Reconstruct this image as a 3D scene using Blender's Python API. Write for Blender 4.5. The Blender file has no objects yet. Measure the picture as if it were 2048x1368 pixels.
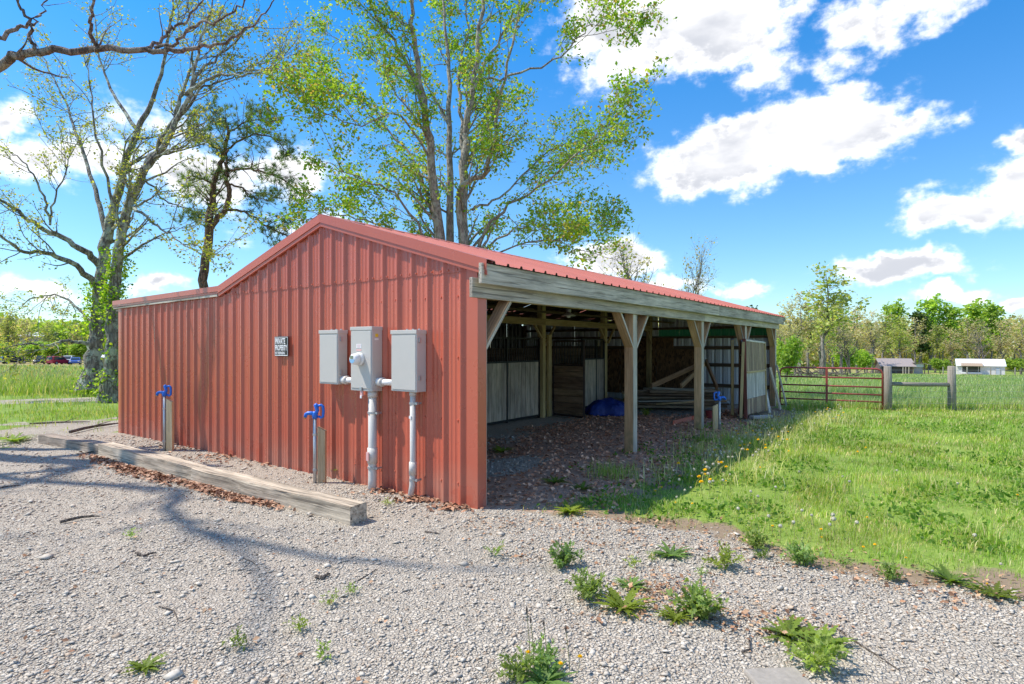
import bpy, math, random
import numpy as np
from mathutils import Vector, Matrix, Euler
random.seed(11)
rng = np.random.default_rng(11)
SC = bpy.context.scene
COL = SC.collection
R = math.radians

# ------------------------------------------------------------------ camera
H0, FPX, CX, HY = 1.6, 1170.0, 1024.0, 692.0      # eye height, focal length and horizon as measured on the photograph
cam_d = bpy.data.cameras.new('camera')
cam_d.sensor_width = 36.0
cam_d.lens = FPX / 2048 * 36.0
cam_d.shift_y = 8 / 2048
cam_d.clip_start = 0.05
cam_d.clip_end = 5000
cam = bpy.data.objects.new('camera', cam_d)
COL.objects.link(cam)
cam.location = (0, 0, H0)
cam.rotation_euler = (R(90), 0, 0)
SC.camera = cam

# ------------------------------------------------------------------ light
SUN = Vector((-1.487, 0.12, 2.35)).normalized()
sun_d = bpy.data.lights.new('sun', 'SUN')
sun_d.energy = 2.9
sun_d.angle = R(0.53)
sun_d.color = (1.0, 0.92, 0.80)
sun = bpy.data.objects.new('sun', sun_d)
COL.objects.link(sun)
sun.rotation_euler = (-SUN).to_track_quat('-Z', 'Y').to_euler()
sun.location = (-30, 5, 40)

SC.view_settings.view_transform = 'Standard'
SC.view_settings.look = 'None'
SC.view_settings.exposure = 1.12
SC.view_settings.gamma = 1.0
SC.view_settings.use_curve_mapping = False
SC.render.engine = 'CYCLES'
SC.cycles.max_bounces = 7
SC.cycles.diffuse_bounces = 6
SC.cycles.glossy_bounces = 2
SC.cycles.transmission_bounces = 3
SC.cycles.transparent_max_bounces = 7
SC.cycles.caustics_reflective = False
SC.cycles.caustics_refractive = False

# ------------------------------------------------------------------ node helper
class NT:
    def __init__(s, tree):
        s.t = tree
        s.n = tree.nodes
    def node(s, typ, ins=None, **kw):
        nd = s.n.new(typ)
        for k, v in kw.items():
            setattr(nd, k, v)
        for k, v in (ins or {}).items():
            s.put(nd.inputs[k], v)
        return nd
    def put(s, sock, v):
        if isinstance(v, bpy.types.NodeSocket):
            s.t.links.new(v, sock)
        elif isinstance(v, bpy.types.Node):
            s.t.links.new(v.outputs[0], sock)
        else:
            if isinstance(v, tuple) and len(v) == 3 and sock.type == 'RGBA':
                v = v + (1,)
            sock.default_value = v
    def math(s, op, a, b=0.0, c=0.0, clamp=False):
        nd = s.node('ShaderNodeMath', {0: a, 1: b, 2: c}, operation=op)
        nd.use_clamp = clamp
        return nd.outputs[0]
    def vmath(s, op, a, b=(0, 0, 0), out=0):
        return s.node('ShaderNodeVectorMath', {0: a, 1: b}, operation=op).outputs[out]
    def mix(s, f, a, b, mode='MIX'):
        nd = s.node('ShaderNodeMix', data_type='RGBA', blend_type=mode)
        s.put(nd.inputs[0], f); s.put(nd.inputs[6], a); s.put(nd.inputs[7], b)
        return nd.outputs[2]
    def maprange(s, v, a, b, c=0.0, d=1.0, smooth=False):
        nd = s.node('ShaderNodeMapRange', {0: v, 1: a, 2: b, 3: c, 4: d})
        if smooth:
            nd.interpolation_type = 'SMOOTHSTEP'
        return nd.outputs[0]
    def noise(s, vec, scale, detail=3, rough=0.55, dist=0.0, out=0):
        nd = s.node('ShaderNodeTexNoise', {'Scale': scale, 'Detail': detail, 'Roughness': rough, 'Distortion': dist})
        if vec is not None:
            s.put(nd.inputs['Vector'], vec)
        return nd.outputs[out]
    def ramp(s, f, stops):
        nd = s.node('ShaderNodeValToRGB', {0: f})
        el = nd.color_ramp.elements
        while len(el) < len(stops):
            el.new(0.5)
        for e, (p, c) in zip(el, stops):
            e.position = p
            e.color = tuple(c) + (1,) if len(c) == 3 else c
        return nd.outputs[0]

# ------------------------------------------------------------------ sky with fair weather clouds
world = bpy.data.worlds.new('World')
SC.world = world
world.use_nodes = True
wt = NT(world.node_tree)
wt.n.clear()
sky = wt.node('ShaderNodeTexSky', sky_type='NISHITA')
sky.sun_disc = False
sky.sun_elevation = math.asin(SUN.z)
sky.sun_rotation = math.atan2(SUN.x, SUN.y)
sky.altitude = 200
sky.air_density = 1.0
sky.dust_density = 0.4
sky.ozone_density = 4.0

def azel(px, py):
    a = math.atan((px - CX) / FPX)
    return a, math.atan((HY - py) / FPX * math.cos(a))

# cloud banks as (centre, half width, half height, weight) on the dome; they come round again every quarter turn
BANKS = [(1400, 40, 240, 115, 1), (1235, 40, 170, 140, .85), (1520, 130, 110, 75, .6), (1690, 120, 80, 55, .42), (1760, 35, 150, 62, .66), (1890, 5, 170, 45, .66),
         (1450, 318, 205, 86, 1.1), (1640, 272, 215, 92, 1.15), (1790, 235, 100, 46, .7), (1910, 212, 60, 22, .5),
         (1900, 420, 160, 62, 1), (2050, 370, 150, 90, 1), (2060, 265, 60, 40, .8),
         (1800, 548, 180, 38, 1), (1900, 592, 120, 22, .8), (1490, 570, 80, 24, .62), (1225, 525, 120, 52, 1), (1340, 565, 100, 26, .6), (2040, 612, 60, 20, .7),
         (110, 310, 230, 70, .72), (390, 345, 260, 75, .75), (580, 345, 150, 76, .85), (10, 215, 70, 55, .7), (330, 245, 170, 50, .45),
         (320, 570, 110, 32, .85), (90, 575, 150, 26, .5), (640, 470, 170, 46, .5)]

grp = bpy.data.node_groups.new('cloud_field', 'ShaderNodeTree')
grp.interface.new_socket('AzEl', in_out='INPUT', socket_type='NodeSocketVector')
grp.interface.new_socket('Dens', in_out='OUTPUT', socket_type='NodeSocketFloat')
gt = NT(grp)
gin = gt.node('NodeGroupInput'); gout = gt.node('NodeGroupOutput')
p = gin.outputs[0]
w1 = gt.vmath('SUBTRACT', gt.noise(p, 7.0, 2, .5, 0, 1), (0.5, 0.5, 0.5))
w2 = gt.vmath('SUBTRACT', gt.noise(p, 26.0, 3, .6, 0, 1), (0.5, 0.5, 0.5))
q = gt.vmath('ADD', p, gt.vmath('MULTIPLY', w1, (0.11, 0.075, 0)))
q = gt.vmath('ADD', q, gt.vmath('MULTIPLY', w2, (0.055, 0.045, 0)))
acc = None
for (bx_, by_, sx_, sy_, wt_) in BANKS:
    a0, e0 = azel(bx_, by_)
    ca = math.cos(a0)
    rx, ry = sx_ / FPX * ca * ca, sy_ / FPX * ca
    d_ = gt.vmath('MULTIPLY', gt.vmath('SUBTRACT', q, (a0, e0, 0)), (1 / rx, 1 / ry, 0))
    l_ = gt.vmath('LENGTH', d_, out=1)
    m_ = gt.math('MULTIPLY', gt.math('SUBTRACT', 1.0, l_), wt_)
    acc = m_ if acc is None else gt.math('MAXIMUM', acc, m_)
# wisps and billows
bil = gt.noise(gt.vmath('MULTIPLY', p, (1, 1.5, 1)), 19.0, 6, .62)
acc = gt.math('ADD', acc, gt.math('MULTIPLY', gt.math('SUBTRACT', bil, 0.5), 1.25))
gt.put(gout.inputs[0], acc)

tc = wt.node('ShaderNodeTexCoord')
sep = wt.node('ShaderNodeSeparateXYZ', {0: tc.outputs['Generated']})
az = wt.math('ARCTAN2', sep.outputs[0], sep.outputs[1])
az = wt.math('WRAP', az, R(48), R(-48))
el = wt.math('ARCSINE', sep.outputs[2])
elr = wt.math('PINGPONG', wt.math('MAXIMUM', el, 0.0), R(33))          # the same banks go on overhead
ae = wt.node('ShaderNodeCombineXYZ', {0: az, 1: elr, 2: 0.0}).outputs[0]
g1 = wt.node('ShaderNodeGroup'); g1.node_tree = grp
wt.put(g1.inputs[0], ae)
cover = wt.maprange(g1.outputs[0], -0.04, 0.52, 0, 1, True)
horizon_fade = wt.maprange(el, -0.01, 0.04)
cover = wt.math('MULTIPLY', wt.math('POWER', cover, 1.8), horizon_fade)
puff = wt.noise(wt.vmath('ADD', wt.vmath('MULTIPLY', ae, (1, 2.2, 1)), (3.1, 1.7, 0)), 5.5, 5, .5)
shade = wt.math('MULTIPLY', wt.maprange(g1.outputs[0], .20, .72, 0, 1, True), wt.maprange(puff, .28, .60, 0.2, .95, True))
ccol = wt.mix(shade, (5.2, 5.1, 5.0), (2.05, 2.15, 2.4))
tint = wt.mix(wt.maprange(el, 0.0, 0.55), (0.52, 0.585, 0.605), (0.068, 0.50, 0.755))
skyc = wt.mix(1.0, sky.outputs[0], tint, 'MULTIPLY')
fin = wt.mix(cover, skyc, ccol)
world.cycles.sampling_method = 'NONE'
bg = wt.node('ShaderNodeBackground', {'Color': fin, 'Strength': 0.15})
out = wt.node('ShaderNodeOutputWorld', {'Surface': bg.outputs[0]})

# ------------------------------------------------------------------ places
C0 = Vector((-0.339, 5.742, 0))
UD = Vector((0.5918, 0.8061, 0)); VD = Vector((-0.8061, 0.5918, 0))     # along the open front, along the gable end
def B(u, v, z=0.0):
    return Vector((C0.x + UD.x * u + VD.x * v, C0.y + UD.y * u + VD.y * v, z))
def to_uv(x, y):
    dx, dy = x - C0.x, y - C0.y
    return dx * UD.x + dy * UD.y, dx * VD.x + dy * VD.y
def gz(x, y):
    t = np.clip((np.asarray(y, float) - 12) / 111, 0, 1)
    x = np.clip(x, -250, 250)
    return -(3 + np.where(x > 0, .0145, .008) * x) * t
def at(px, py, Y):
    return Vector(((px - CX) / FPX * Y, Y, H0 - (py - HY) / FPX * Y))
def ground_at(px, py):
    Y = 1.0
    while Y < 400:
        x = (px - CX) / FPX * Y
        if H0 - (py - HY) / FPX * Y <= float(gz(x, Y)):
            break
        Y *= 1.002
    x = (px - CX) / FPX * Y
    return Vector((x, Y, float(gz(x, Y))))
def spot(px, Y):
    x = (px - CX) / FPX * Y
    return Vector((x, Y, float(gz(x, Y))))

# value noise
_tab = rng.random((256, 256))
def vnoise(x, y):
    x = np.asarray(x, float); y = np.asarray(y, float)
    xi = np.floor(x).astype(int); yi = np.floor(y).astype(int)
    fx = x - xi; fy = y - yi
    fx = fx * fx * (3 - 2 * fx); fy = fy * fy * (3 - 2 * fy)
    a = _tab[xi & 255, yi & 255]; b = _tab[(xi + 1) & 255, yi & 255]
    c = _tab[xi & 255, (yi + 1) & 255]; d = _tab[(xi + 1) & 255, (yi + 1) & 255]
    return (a * (1 - fx) + b * fx) * (1 - fy) + (c * (1 - fx) + d * fx) * fy
def fbm(x, y, s, o=4):
    x = np.asarray(x, float) * s; y = np.asarray(y, float) * s
    t = 0; a = .5
    for i in range(o):
        t = t + a * vnoise(x + 17.3 * i, y + 9.1 * i); x = x * 2.03; y = y * 2.03; a *= .5
    return t / (1 - .5 ** o)
def sst(x, a, b):
    t = np.clip((np.asarray(x, float) - a) / (b - a), 0, 1)
    return t * t * (3 - 2 * t)

# ------------------------------------------------------------------ objects
ORG = {}
def _place(o, parent, org):
    COL.objects.link(o)
    ORG[o.name] = Vector(org)
    if parent is not None:
        o.parent = parent
        o.location = Vector(org) - ORG[parent.name]
    else:
        o.location = org
def tag(o, label=None, cat=None, group=None, kind=None):
    if label: o['label'] = label
    if cat: o['category'] = cat
    if group: o['group'] = group
    if kind: o['kind'] = kind
    return o
def thing(name, label, cat, loc, group=None):
    o = bpy.data.objects.new(name, None)
    o.empty_display_size = 0.1
    _place(o, None, loc)
    return tag(o, label, cat, group)
def copy_tree(o, parent=None, loc=None, rz=0.0, sc=1.0):
    c = o.copy()
    COL.objects.link(c)
    if parent is not None:
        c.parent = parent
    if loc is not None:
        c.location = loc
        c.rotation_euler = (0, 0, rz)
        c.scale = (sc, sc, sc) if not isinstance(sc, tuple) else sc
    for ch in KIDS.get(o.name, []):
        copy_tree(ch, c)
    return c
KIDS = {}
def note_kid(p, c):
    if p is not None:
        KIDS.setdefault(p.name, []).append(c)

def np_mesh(name, V, F, mat, col=None, smooth=False, attr=None):
    V = np.asarray(V, np.float32)
    if not isinstance(F, list):
        F = [F]
    F = [np.asarray(f, np.int32) for f in F if len(f)]
    me = bpy.data.meshes.new(name)
    nl = sum(f.size for f in F); npo = sum(len(f) for f in F)
    me.vertices.add(len(V)); me.loops.add(nl); me.polygons.add(npo)
    me.vertices.foreach_set('co', V.ravel())
    me.loops.foreach_set('vertex_index', np.concatenate([f.ravel() for f in F]))
    tot = np.concatenate([np.full(len(f), f.shape[1], np.int32) for f in F])
    st = np.concatenate([[0], np.cumsum(tot)[:-1]]).astype(np.int32)
    me.polygons.foreach_set('loop_start', st)
    if smooth:
        me.polygons.foreach_set('use_smooth', np.ones(npo, bool))
    if col is not None:
        ca = me.color_attributes.new('col', 'FLOAT_COLOR', 'POINT')
        c4 = np.ones((len(V), 4), np.float32); c4[:, :col.shape[1]] = col
        ca.data.foreach_set('color', c4.ravel())
    for k, a in (attr or {}).items():
        at_ = me.attributes.new(k, 'FLOAT_VECTOR', 'POINT')
        at_.data.foreach_set('vector', np.asarray(a, np.float32).ravel())
    me.update(); me.validate()
    if mat: me.materials.append(mat)
    return me
def np_obj(name, V, F, mat, parent=None, col=None, smooth=False, attr=None, org=None):
    V = np.asarray(V, float)
    if org is None:
        org = Vector(((V[:, 0].min() + V[:, 0].max()) / 2, (V[:, 1].min() + V[:, 1].max()) / 2, V[:, 2].min()))
    me = np_mesh(name, V - np.array(org), F, mat, col, smooth, attr)
    o = bpy.data.objects.new(name, me)
    _place(o, parent, org); note_kid(parent, o)
    return o

class MB:
    """collects solids, each vertex with a grain coordinate (x runs along the piece)"""
    def __init__(s):
        s.v = []; s.f = []; s.g = []
    def hexa(s, c, g=None):
        n = len(s.v)
        s.v += [tuple(p) for p in c]
        s.g += g if g else [tuple(p) for p in c]
        for q in ((0, 3, 2, 1), (4, 5, 6, 7), (0, 1, 5, 4), (1, 2, 6, 5), (2, 3, 7, 6), (3, 0, 4, 7)):
            s.f.append(tuple(n + i for i in q))
    def beam(s, a, b, w, h, up=(0, 0, 1)):
        a = Vector(a); b = Vector(b); d = b - a; L = d.length; d = d / L
        up = Vector(up)
        sd = d.cross(up)
        if sd.length < 1e-4: sd = d.cross(Vector((1, 0, 0)))
        sd.normalize(); tp = sd.cross(d)
        ro = (random.random() * 50, random.random() * 50, random.random() * 50)
        cs = []; gs = []
        for l, e in ((0, a), (L, b)):
            for (x, y) in ((-1, -1), (1, -1), (1, 1), (-1, 1)):
                cs.append(e + sd * (x * w / 2) + tp * (y * h / 2))
                gs.append((l + ro[0], x * w / 2 + ro[1], y * h / 2 + ro[2]))
        # ordering: bottom ring a, top ring b
        s.hexa([cs[0], cs[3], cs[2], cs[1], cs[4], cs[7], cs[6], cs[5]], [gs[0], gs[3], gs[2], gs[1], gs[4], gs[7], gs[6], gs[5]])
        return s
    def uvz(s, u0, u1, v0, v1, z0, z1):
        """box on the barn's own axes"""
        ext = (u1 - u0, v1 - v0, z1 - z0); ax = max(range(3), key=lambda i: ext[i])
        ro = (random.random() * 50, random.random() * 50, random.random() * 50)
        cs = []; gs = []
        for z in (z0, z1):
            for (u, v) in ((u0, v0), (u1, v0), (u1, v1), (u0, v1)):
                cs.append(B(u, v, z))
                q = (u, v, z)
                o = [q[ax]] + [q[i] for i in range(3) if i != ax]
                gs.append(tuple(o[i] + ro[i] for i in range(3)))
        s.hexa(cs, gs)
        return s
    def box(s, c, d, rz=0.0):
        c = Vector(c); ca, sa = math.cos(rz), math.sin(rz)
        ax = max(range(3), key=lambda i: d[i])
        ro = (random.random() * 50, random.random() * 50, random.random() * 50)
        cs = []; gs = []
        for z in (-.5, .5):
            for (x, y) in ((-.5, -.5), (.5, -.5), (.5, .5), (-.5, .5)):
                lx, ly, lz = x * d[0], y * d[1], z * d[2]
                cs.append(c + Vector((lx * ca - ly * sa, lx * sa + ly * ca, lz)))
                q = (lx, ly, lz)
                o = [q[ax]] + [q[i] for i in range(3) if i != ax]
                gs.append(tuple(o[i] + ro[i] for i in range(3)))
        s.hexa(cs, gs)
        return s
    def tube(s, pts, r, n=10, cap=True):
        pts = [Vector(p) for p in pts]
        rr = r if isinstance(r, (list, tuple)) else [r] * len(pts)
        base = len(s.v)
        L = 0; prev = None; sd = None
        for i, p in enumerate(pts):
            d = (pts[min(i + 1, len(pts) - 1)] - pts[max(i - 1, 0)]).normalized()
            if sd is None:
                sd = d.cross(Vector((0, 0, 1)))
                if sd.length < .05: sd = d.cross(Vector((1, 0, 0)))
            else:
                sd = sd - d * sd.dot(d)
            sd.normalize(); tp = sd.cross(d)
            if prev is not None: L += (p - prev).length
            prev = p
            for k in range(n):
                a = 2 * math.pi * k / n
                s.v.append(tuple(p + sd * (math.cos(a) * rr[i]) + tp * (math.sin(a) * rr[i])))
                s.g.append((L, math.cos(a) * rr[i], math.sin(a) * rr[i]))
        for i in range(len(pts) - 1):
            for k in range(n):
                a = base + i * n + k; b = base + i * n + (k + 1) % n
                s.f.append((a, b, b + n, a + n))
        if cap:
            s.f.append(tuple(base + k for k in range(n))[::-1])
            s.f.append(tuple(base + (len(pts) - 1) * n + k for k in range(n)))
        return s
    def poly(s, pts, g=None):
        n = len(s.v)
        s.v += [tuple(p) for p in pts]; s.g += g if g else [tuple(p) for p in pts]
        s.f.append(tuple(range(n, n + len(pts))))
        return s
    def prism(s, pts, off):
        """closed outline pts pushed by the vector off"""
        n = len(s.v); m = len(pts); off = Vector(off)
        s.v += [tuple(p) for p in pts] + [tuple(Vector(p) + off) for p in pts]
        s.g += [tuple(p) for p in pts] + [tuple(Vector(p) + off) for p in pts]
        s.f.append(tuple(range(n, n + m))[::-1]); s.f.append(tuple(range(n + m, n + 2 * m)))
        for i in range(m):
            j = (i + 1) % m
            s.f.append((n + i, n + j, n + m + j, n + m + i))
        return s
    def build(s, name, mat, parent=None, bevel=0.0, smooth=False, org=None, fixn=False):
        V = np.array(s.v)
        if org is None:
            org = Vector(((V[:, 0].min() + V[:, 0].max()) / 2, (V[:, 1].min() + V[:, 1].max()) / 2, V[:, 2].min()))
        me = bpy.data.meshes.new(name)
        me.from_pydata([tuple(v) for v in (V - np.array(org))], [], s.f)
        a = me.attributes.new('grain', 'FLOAT_VECTOR', 'POINT')
        a.data.foreach_set('vector', np.asarray(s.g, np.float32).ravel())
        if smooth:
            me.polygons.foreach_set('use_smooth', [True] * len(me.polygons))
        me.update()
        me.materials.append(mat)
        o = bpy.data.objects.new(name, me)
        _place(o, parent, org); note_kid(parent, o)
        if bevel:
            m = o.modifiers.new('edge', 'BEVEL'); m.width = bevel; m.segments = 2; m.limit_method = 'ANGLE'
        return o
# ------------------------------------------------------------------ materials
def new_mat(name):
    m = bpy.data.materials.new(name)
    m.use_nodes = True
    t = NT(m.node_tree)
    t.n.clear()
    t.bsdf = t.node('ShaderNodeBsdfPrincipled')
    t.out = t.node('ShaderNodeOutputMaterial', {'Surface': t.bsdf.outputs[0]})
    return m, t
def S(t, **kw):
    for k, v in kw.items():
        t.put(t.bsdf.inputs[k.replace('_', ' ')], v)
def bump(t, h, strength=.4, dist=.01):
    t.put(t.bsdf.inputs['Normal'], t.node('ShaderNodeBump', {'Height': h, 'Strength': strength, 'Distance': dist}).outputs[0])

def wood(name, dark, light, grain=1.0, rough=.85, moss=None, stain=0.35, crack=.5):
    m, t = new_mat(name)
    g = t.node('ShaderNodeAttribute', attribute_name='grain').outputs['Vector']
    fib = t.noise(t.vmath('MULTIPLY', g, (1.6 * grain, 30, 30)), 1.0, 6, .7, .8)
    big = t.noise(t.vmath('MULTIPLY', g, (1.1, 5, 5)), 1.0, 3, .5)
    blot = t.noise(t.vmath('MULTIPLY', g, (3, 9, 9)), 1.0, 4, .6)
    rnd = t.node('ShaderNodeObjectInfo').outputs['Random']
    f = t.math('ADD', t.math('MULTIPLY', fib, .75), t.math('MULTIPLY', big, .45))
    col = t.mix(t.maprange(f, .42, .74), dark, light)
    mid = tuple((a * .45 + b * .1) for a, b in zip(dark, light))
    cr = t.maprange(t.noise(t.vmath('MULTIPLY', g, (.9, 38, 38)), 1.0, 4, .65, .6), .56, .64)
    col = t.mix(t.math('MULTIPLY', cr, crack), col, mid)
    col = t.mix(t.math('MULTIPLY', t.maprange(blot, .5, .75), stain), col, mid)
    hs = t.node('ShaderNodeHueSaturation', {'Color': col, 'Value': t.maprange(rnd, 0, 1, .78, 1.18), 'Hue': t.maprange(rnd, 0, 1, .492, .508)})
    col = hs.outputs[0]
    if moss:
        geo = t.node('ShaderNodeNewGeometry').outputs['Position']
        zz = t.node('ShaderNodeSeparateXYZ', {0: geo}).outputs[2]
        mm = t.math('MULTIPLY', t.maprange(zz, .55, .02), t.maprange(t.noise(geo, 9, 3), .3, .6))
        col = t.mix(t.math('MULTIPLY', mm, .75), col, moss)
    S(t, Base_Color=col, Roughness=rough)
    bump(t, t.math('SUBTRACT', fib, t.math('MULTIPLY', cr, .7)), .55, .006)
    return m

def metal_paint(name, c, back=None, rough=.27, fade=.28, streak=True):
    m, t = new_mat(name)
    geo = t.node('ShaderNodeNewGeometry')
    pos = geo.outputs['Position']
    n1 = t.noise(t.vmath('MULTIPLY', pos, (4, 4, .22)), 1.0, 3, .5)
    n2 = t.noise(pos, 2.2, 4, .6)
    dust = t.maprange(t.node('ShaderNodeSeparateXYZ', {0: pos}).outputs[2], .45, 0.0)
    pale = tuple(a * .80 + b for a, b in zip(c, (.13, .085, .06)))
    rnd = t.node('ShaderNodeObjectInfo').outputs['Random']
    col = t.mix(t.math('MULTIPLY', t.maprange(n1, .35, .75), fade), c, pale)
    col = t.mix(t.math('MULTIPLY', t.math('MULTIPLY', dust, t.maprange(n2, .35, .7)), .6), col, (.40, .29, .22))
    spk = t.maprange(t.noise(pos, 40, 2), .76, .80)
    col = t.mix(t.math('MULTIPLY', spk, .25), col, (.5, .42, .36))
    hs = t.node('ShaderNodeHueSaturation', {'Color': col, 'Value': t.maprange(rnd, 0, 1, .90, 1.08)})
    col = hs.outputs[0]
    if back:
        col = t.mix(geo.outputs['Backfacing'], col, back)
    S(t, Base_Color=col, Roughness=t.maprange(n2, .3, .7, rough - .03, rough + .06), Specular_IOR_Level=.5)
    bump(t, t.noise(t.vmath('MULTIPLY', pos, (2, 2, .6)), .8, 2), .12, .01)
    return m

def plain(name, c, rough=.6, metal=0.0, var=.12, scale=14, bmp=.1):
    m, t = new_mat(name)
    tcn = t.node('ShaderNodeTexCoord').outputs['Object']
    n = t.noise(tcn, scale, 4, .6)
    a = tuple(x * (1 - var) for x in c); b = tuple(min(1, x * (1 + var)) for x in c)
    S(t, Base_Color=t.mix(n, a, b), Roughness=rough, Metallic=metal)
    if bmp: bump(t, n, bmp, .004)
    return m

def leafmat(name, trans=.45, rough=.55, sat=1.0):
    m, t = new_mat(name)
    c = t.node('ShaderNodeAttribute', attribute_name='col').outputs['Color']
    rnd = t.node('ShaderNodeObjectInfo').outputs['Random']
    c = t.node('ShaderNodeHueSaturation', {'Color': c, 'Value': t.maprange(rnd, 0, 1, .88, 1.12), 'Saturation': sat}).outputs[0]
    S(t, Base_Color=c, Roughness=rough, Specular_IOR_Level=.3)
    tr = t.node('ShaderNodeBsdfTranslucent', {'Color': t.mix(1.0, c, (1.7, 1.75, .7), 'MULTIPLY')})
    mx = t.node('ShaderNodeMixShader', {0: trans, 1: t.bsdf.outputs[0], 2: tr.outputs[0]})
    t.put(t.out.inputs[0], mx.outputs[0])
    return m

def colmat(name, rough=.85, bscale=None):
    m, t = new_mat(name)
    c = t.node('ShaderNodeAttribute', attribute_name='col').outputs['Color']
    if bscale:
        tcn = t.node('ShaderNodeTexCoord').outputs['Object']
        n = t.noise(tcn, bscale, 3)
        c = t.mix(.35, c, t.mix(1.0, c, t.ramp(n, [(.3, (.55, .55, .55)), (.7, (1.4, 1.4, 1.4))]), 'MULTIPLY'))
        bump(t, n, .3, .004)
    S(t, Base_Color=c, Roughness=rough)
    return m

def barkmat(name, dark, light, lichen=None, sc=9.0):
    m, t = new_mat(name)
    tcn = t.node('ShaderNodeTexCoord').outputs['Object']
    st = t.vmath('MULTIPLY', tcn, (1, 1, .28))
    n = t.noise(st, sc, 6, .68, .3)
    v = t.node('ShaderNodeTexVoronoi', {'Vector': t.vmath('ADD', st, t.vmath('MULTIPLY', t.noise(st, sc * .8, 3, .6, 0, 1), (.12, .12, .12))), 'Scale': sc * 1.3}, feature='DISTANCE_TO_EDGE').outputs[0]
    crk = t.maprange(v, 0, .16)
    col = t.mix(t.maprange(n, .35, .65), dark, light)
    col = t.mix(t.math('MULTIPLY', t.math('SUBTRACT', 1.0, crk), .65), col, tuple(a * .4 for a in dark))
    if lichen:
        ln = t.noise(tcn, 3.6, 6, .7)
        col = t.mix(t.math('MULTIPLY', t.maprange(ln, .49, .58), .85), col, lichen)
    S(t, Base_Color=col, Roughness=.95)
    bump(t, t.math('ADD', t.math('MULTIPLY', crk, .6), n), .9, .03)
    return m

M = {}
RED = (.47, .102, .060)
M['red_metal'] = metal_paint('red painted steel', RED)
M['red_trim'] = metal_paint('red trim steel', (.50, .12, .072), fade=.1)
M['red_roof'] = metal_paint('red roof steel', (.50, .155, .115), back=(.10, .075, .06), rough=.34)  # underside coloured dark to stand in for shade beneath the roof
M['end_metal'] = metal_paint('red steel with white backer', RED, back=(.62, .66, .70))
M['back_metal'] = metal_paint('red steel with shade-dark inside', RED, back=(.05, .045, .04))  # inner face coloured near black in place of the deep stall shade
M['green_strip'], _t = new_mat('green sheet in place of gap')  # sheet added for the gap below the roof, outdoor green put into its colour
_tr = _t.node('ShaderNodeBsdfTranslucent', {'Color': (.015, .06, .02, 1)})
_mx = _t.node('ShaderNodeMixShader', {0: .7, 1: _t.bsdf.outputs[0], 2: _tr.outputs[0]})
S(_t, Base_Color=(.04, .09, .05), Roughness=.4)
_t.put(_t.out.inputs[0], _mx.outputs[0])
M['grey_wood'] = wood('grey weathered wood', (.26, .23, .18), (.68, .61, .50), crack=.85)
M['timber'] = wood('weathered landscape timber', (.10, .076, .055), (.60, .50, .39), crack=1.0)
M['post_wood'] = wood('brown treated post', (.36, .19, .08), (.70, .46, .26), moss=(.14, .15, .06), stain=.3)
M['fence_wood'] = wood('round fence post wood', (.16, .14, .12), (.38, .34, .29), crack=.7)
M['new_wood'] = wood('pale yellow pine', (.42, .29, .14), (.70, .55, .34), stain=.15, crack=.25)
M['stall_wood'] = wood('grey stall boards', (.24, .195, .145), (.68, .57, .44), stain=.6, crack=.8)
M['door_wood'] = wood('brown stall door boards', (.16, .10, .06), (.46, .32, .21), stain=.7, crack=.8)
M['beam_wood'] = wood('old yellow beam', (.32, .22, .09), (.62, .48, .24), stain=.3)
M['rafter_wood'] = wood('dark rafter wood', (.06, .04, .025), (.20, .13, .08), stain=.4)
M['scrap_wood'] = wood('scrap lumber', (.14, .10, .06), (.48, .35, .23), stain=.6)
M['white_wood'] = wood('whitewashed boards', (.30, .28, .24), (.68, .64, .58), stain=.6, crack=.7)
M['redbrown_wood'] = wood('red brown framing', (.10, .03, .02), (.28, .09, .06), stain=.5)
M['osb'], _t = new_mat('chipboard')
_p = _t.node('ShaderNodeTexCoord').outputs['Object']
_v = _t.node('ShaderNodeTexVoronoi', {'Vector': _t.vmath('MULTIPLY', _p, (1, 1, .45)), 'Scale': 26.0}).outputs[1]
S(_t, Base_Color=_t.mix(_t.node('ShaderNodeSeparateColor', {0: _v}).outputs[0], (.08, .04, .018), (.27, .15, .07)), Roughness=.8)
M['grey_box'] = plain('grey enamelled steel', (.52, .50, .465), .38, 0, .05, 6, .03)
M['pvc'] = plain('grey plastic conduit', (.58, .56, .52), .45, 0, .06, 9, .03)
M['pvc_white'] = plain('white plastic coupling', (.78, .77, .75), .4, 0, .05, 9, .03)
M['galv'] = plain('galvanised steel', (.48, .49, .50), .42, .7, .12, 18, .05)
M['iron'] = plain('black iron bars', (.022, .02, .018), .55, .3, .3, 12, .05)
M['rust_iron'] = plain('rusty black iron', (.05, .03, .022), .8, 0, .4, 20, .1)
M['hydrant_blue'] = plain('blue enamelled cast iron', (.015, .15, .62), .38, 0, .2, 25, .12)
M['brass'] = plain('brass', (.55, .36, .12), .35, .9, .15, 20, .05)
M['gate_red'] = plain('maroon gate paint', (.32, .06, .05), .42, 0, .22, 6, .06)
M['black'] = plain('black print', (.012, .013, .015), .45, 0, .2, 10, .02)
M['white'] = plain('white print', (.80, .80, .80), .5, 0, .04, 10, .02)
M['yellow'] = plain('yellow warning label', (.80, .58, .03), .5, 0, .05, 10, 0)
M['pink'] = plain('pale red print', (.72, .42, .40), .5, 0, .05, 10, 0)
M['lcd'] = plain('meter display', (.20, .25, .17), .3, 0, .1, 10, 0)
M['meter_blue'] = plain('pale blue meter label', (.25, .48, .72), .4, 0, .08, 10, 0)
M['wire'] = plain('fence wire', (.36, .36, .35), .5, .6, .1, 10, 0)
M['tarp'], _t = new_mat('blue tarpaulin')
_p = _t.node('ShaderNodeTexCoord').outputs['Object']
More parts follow.
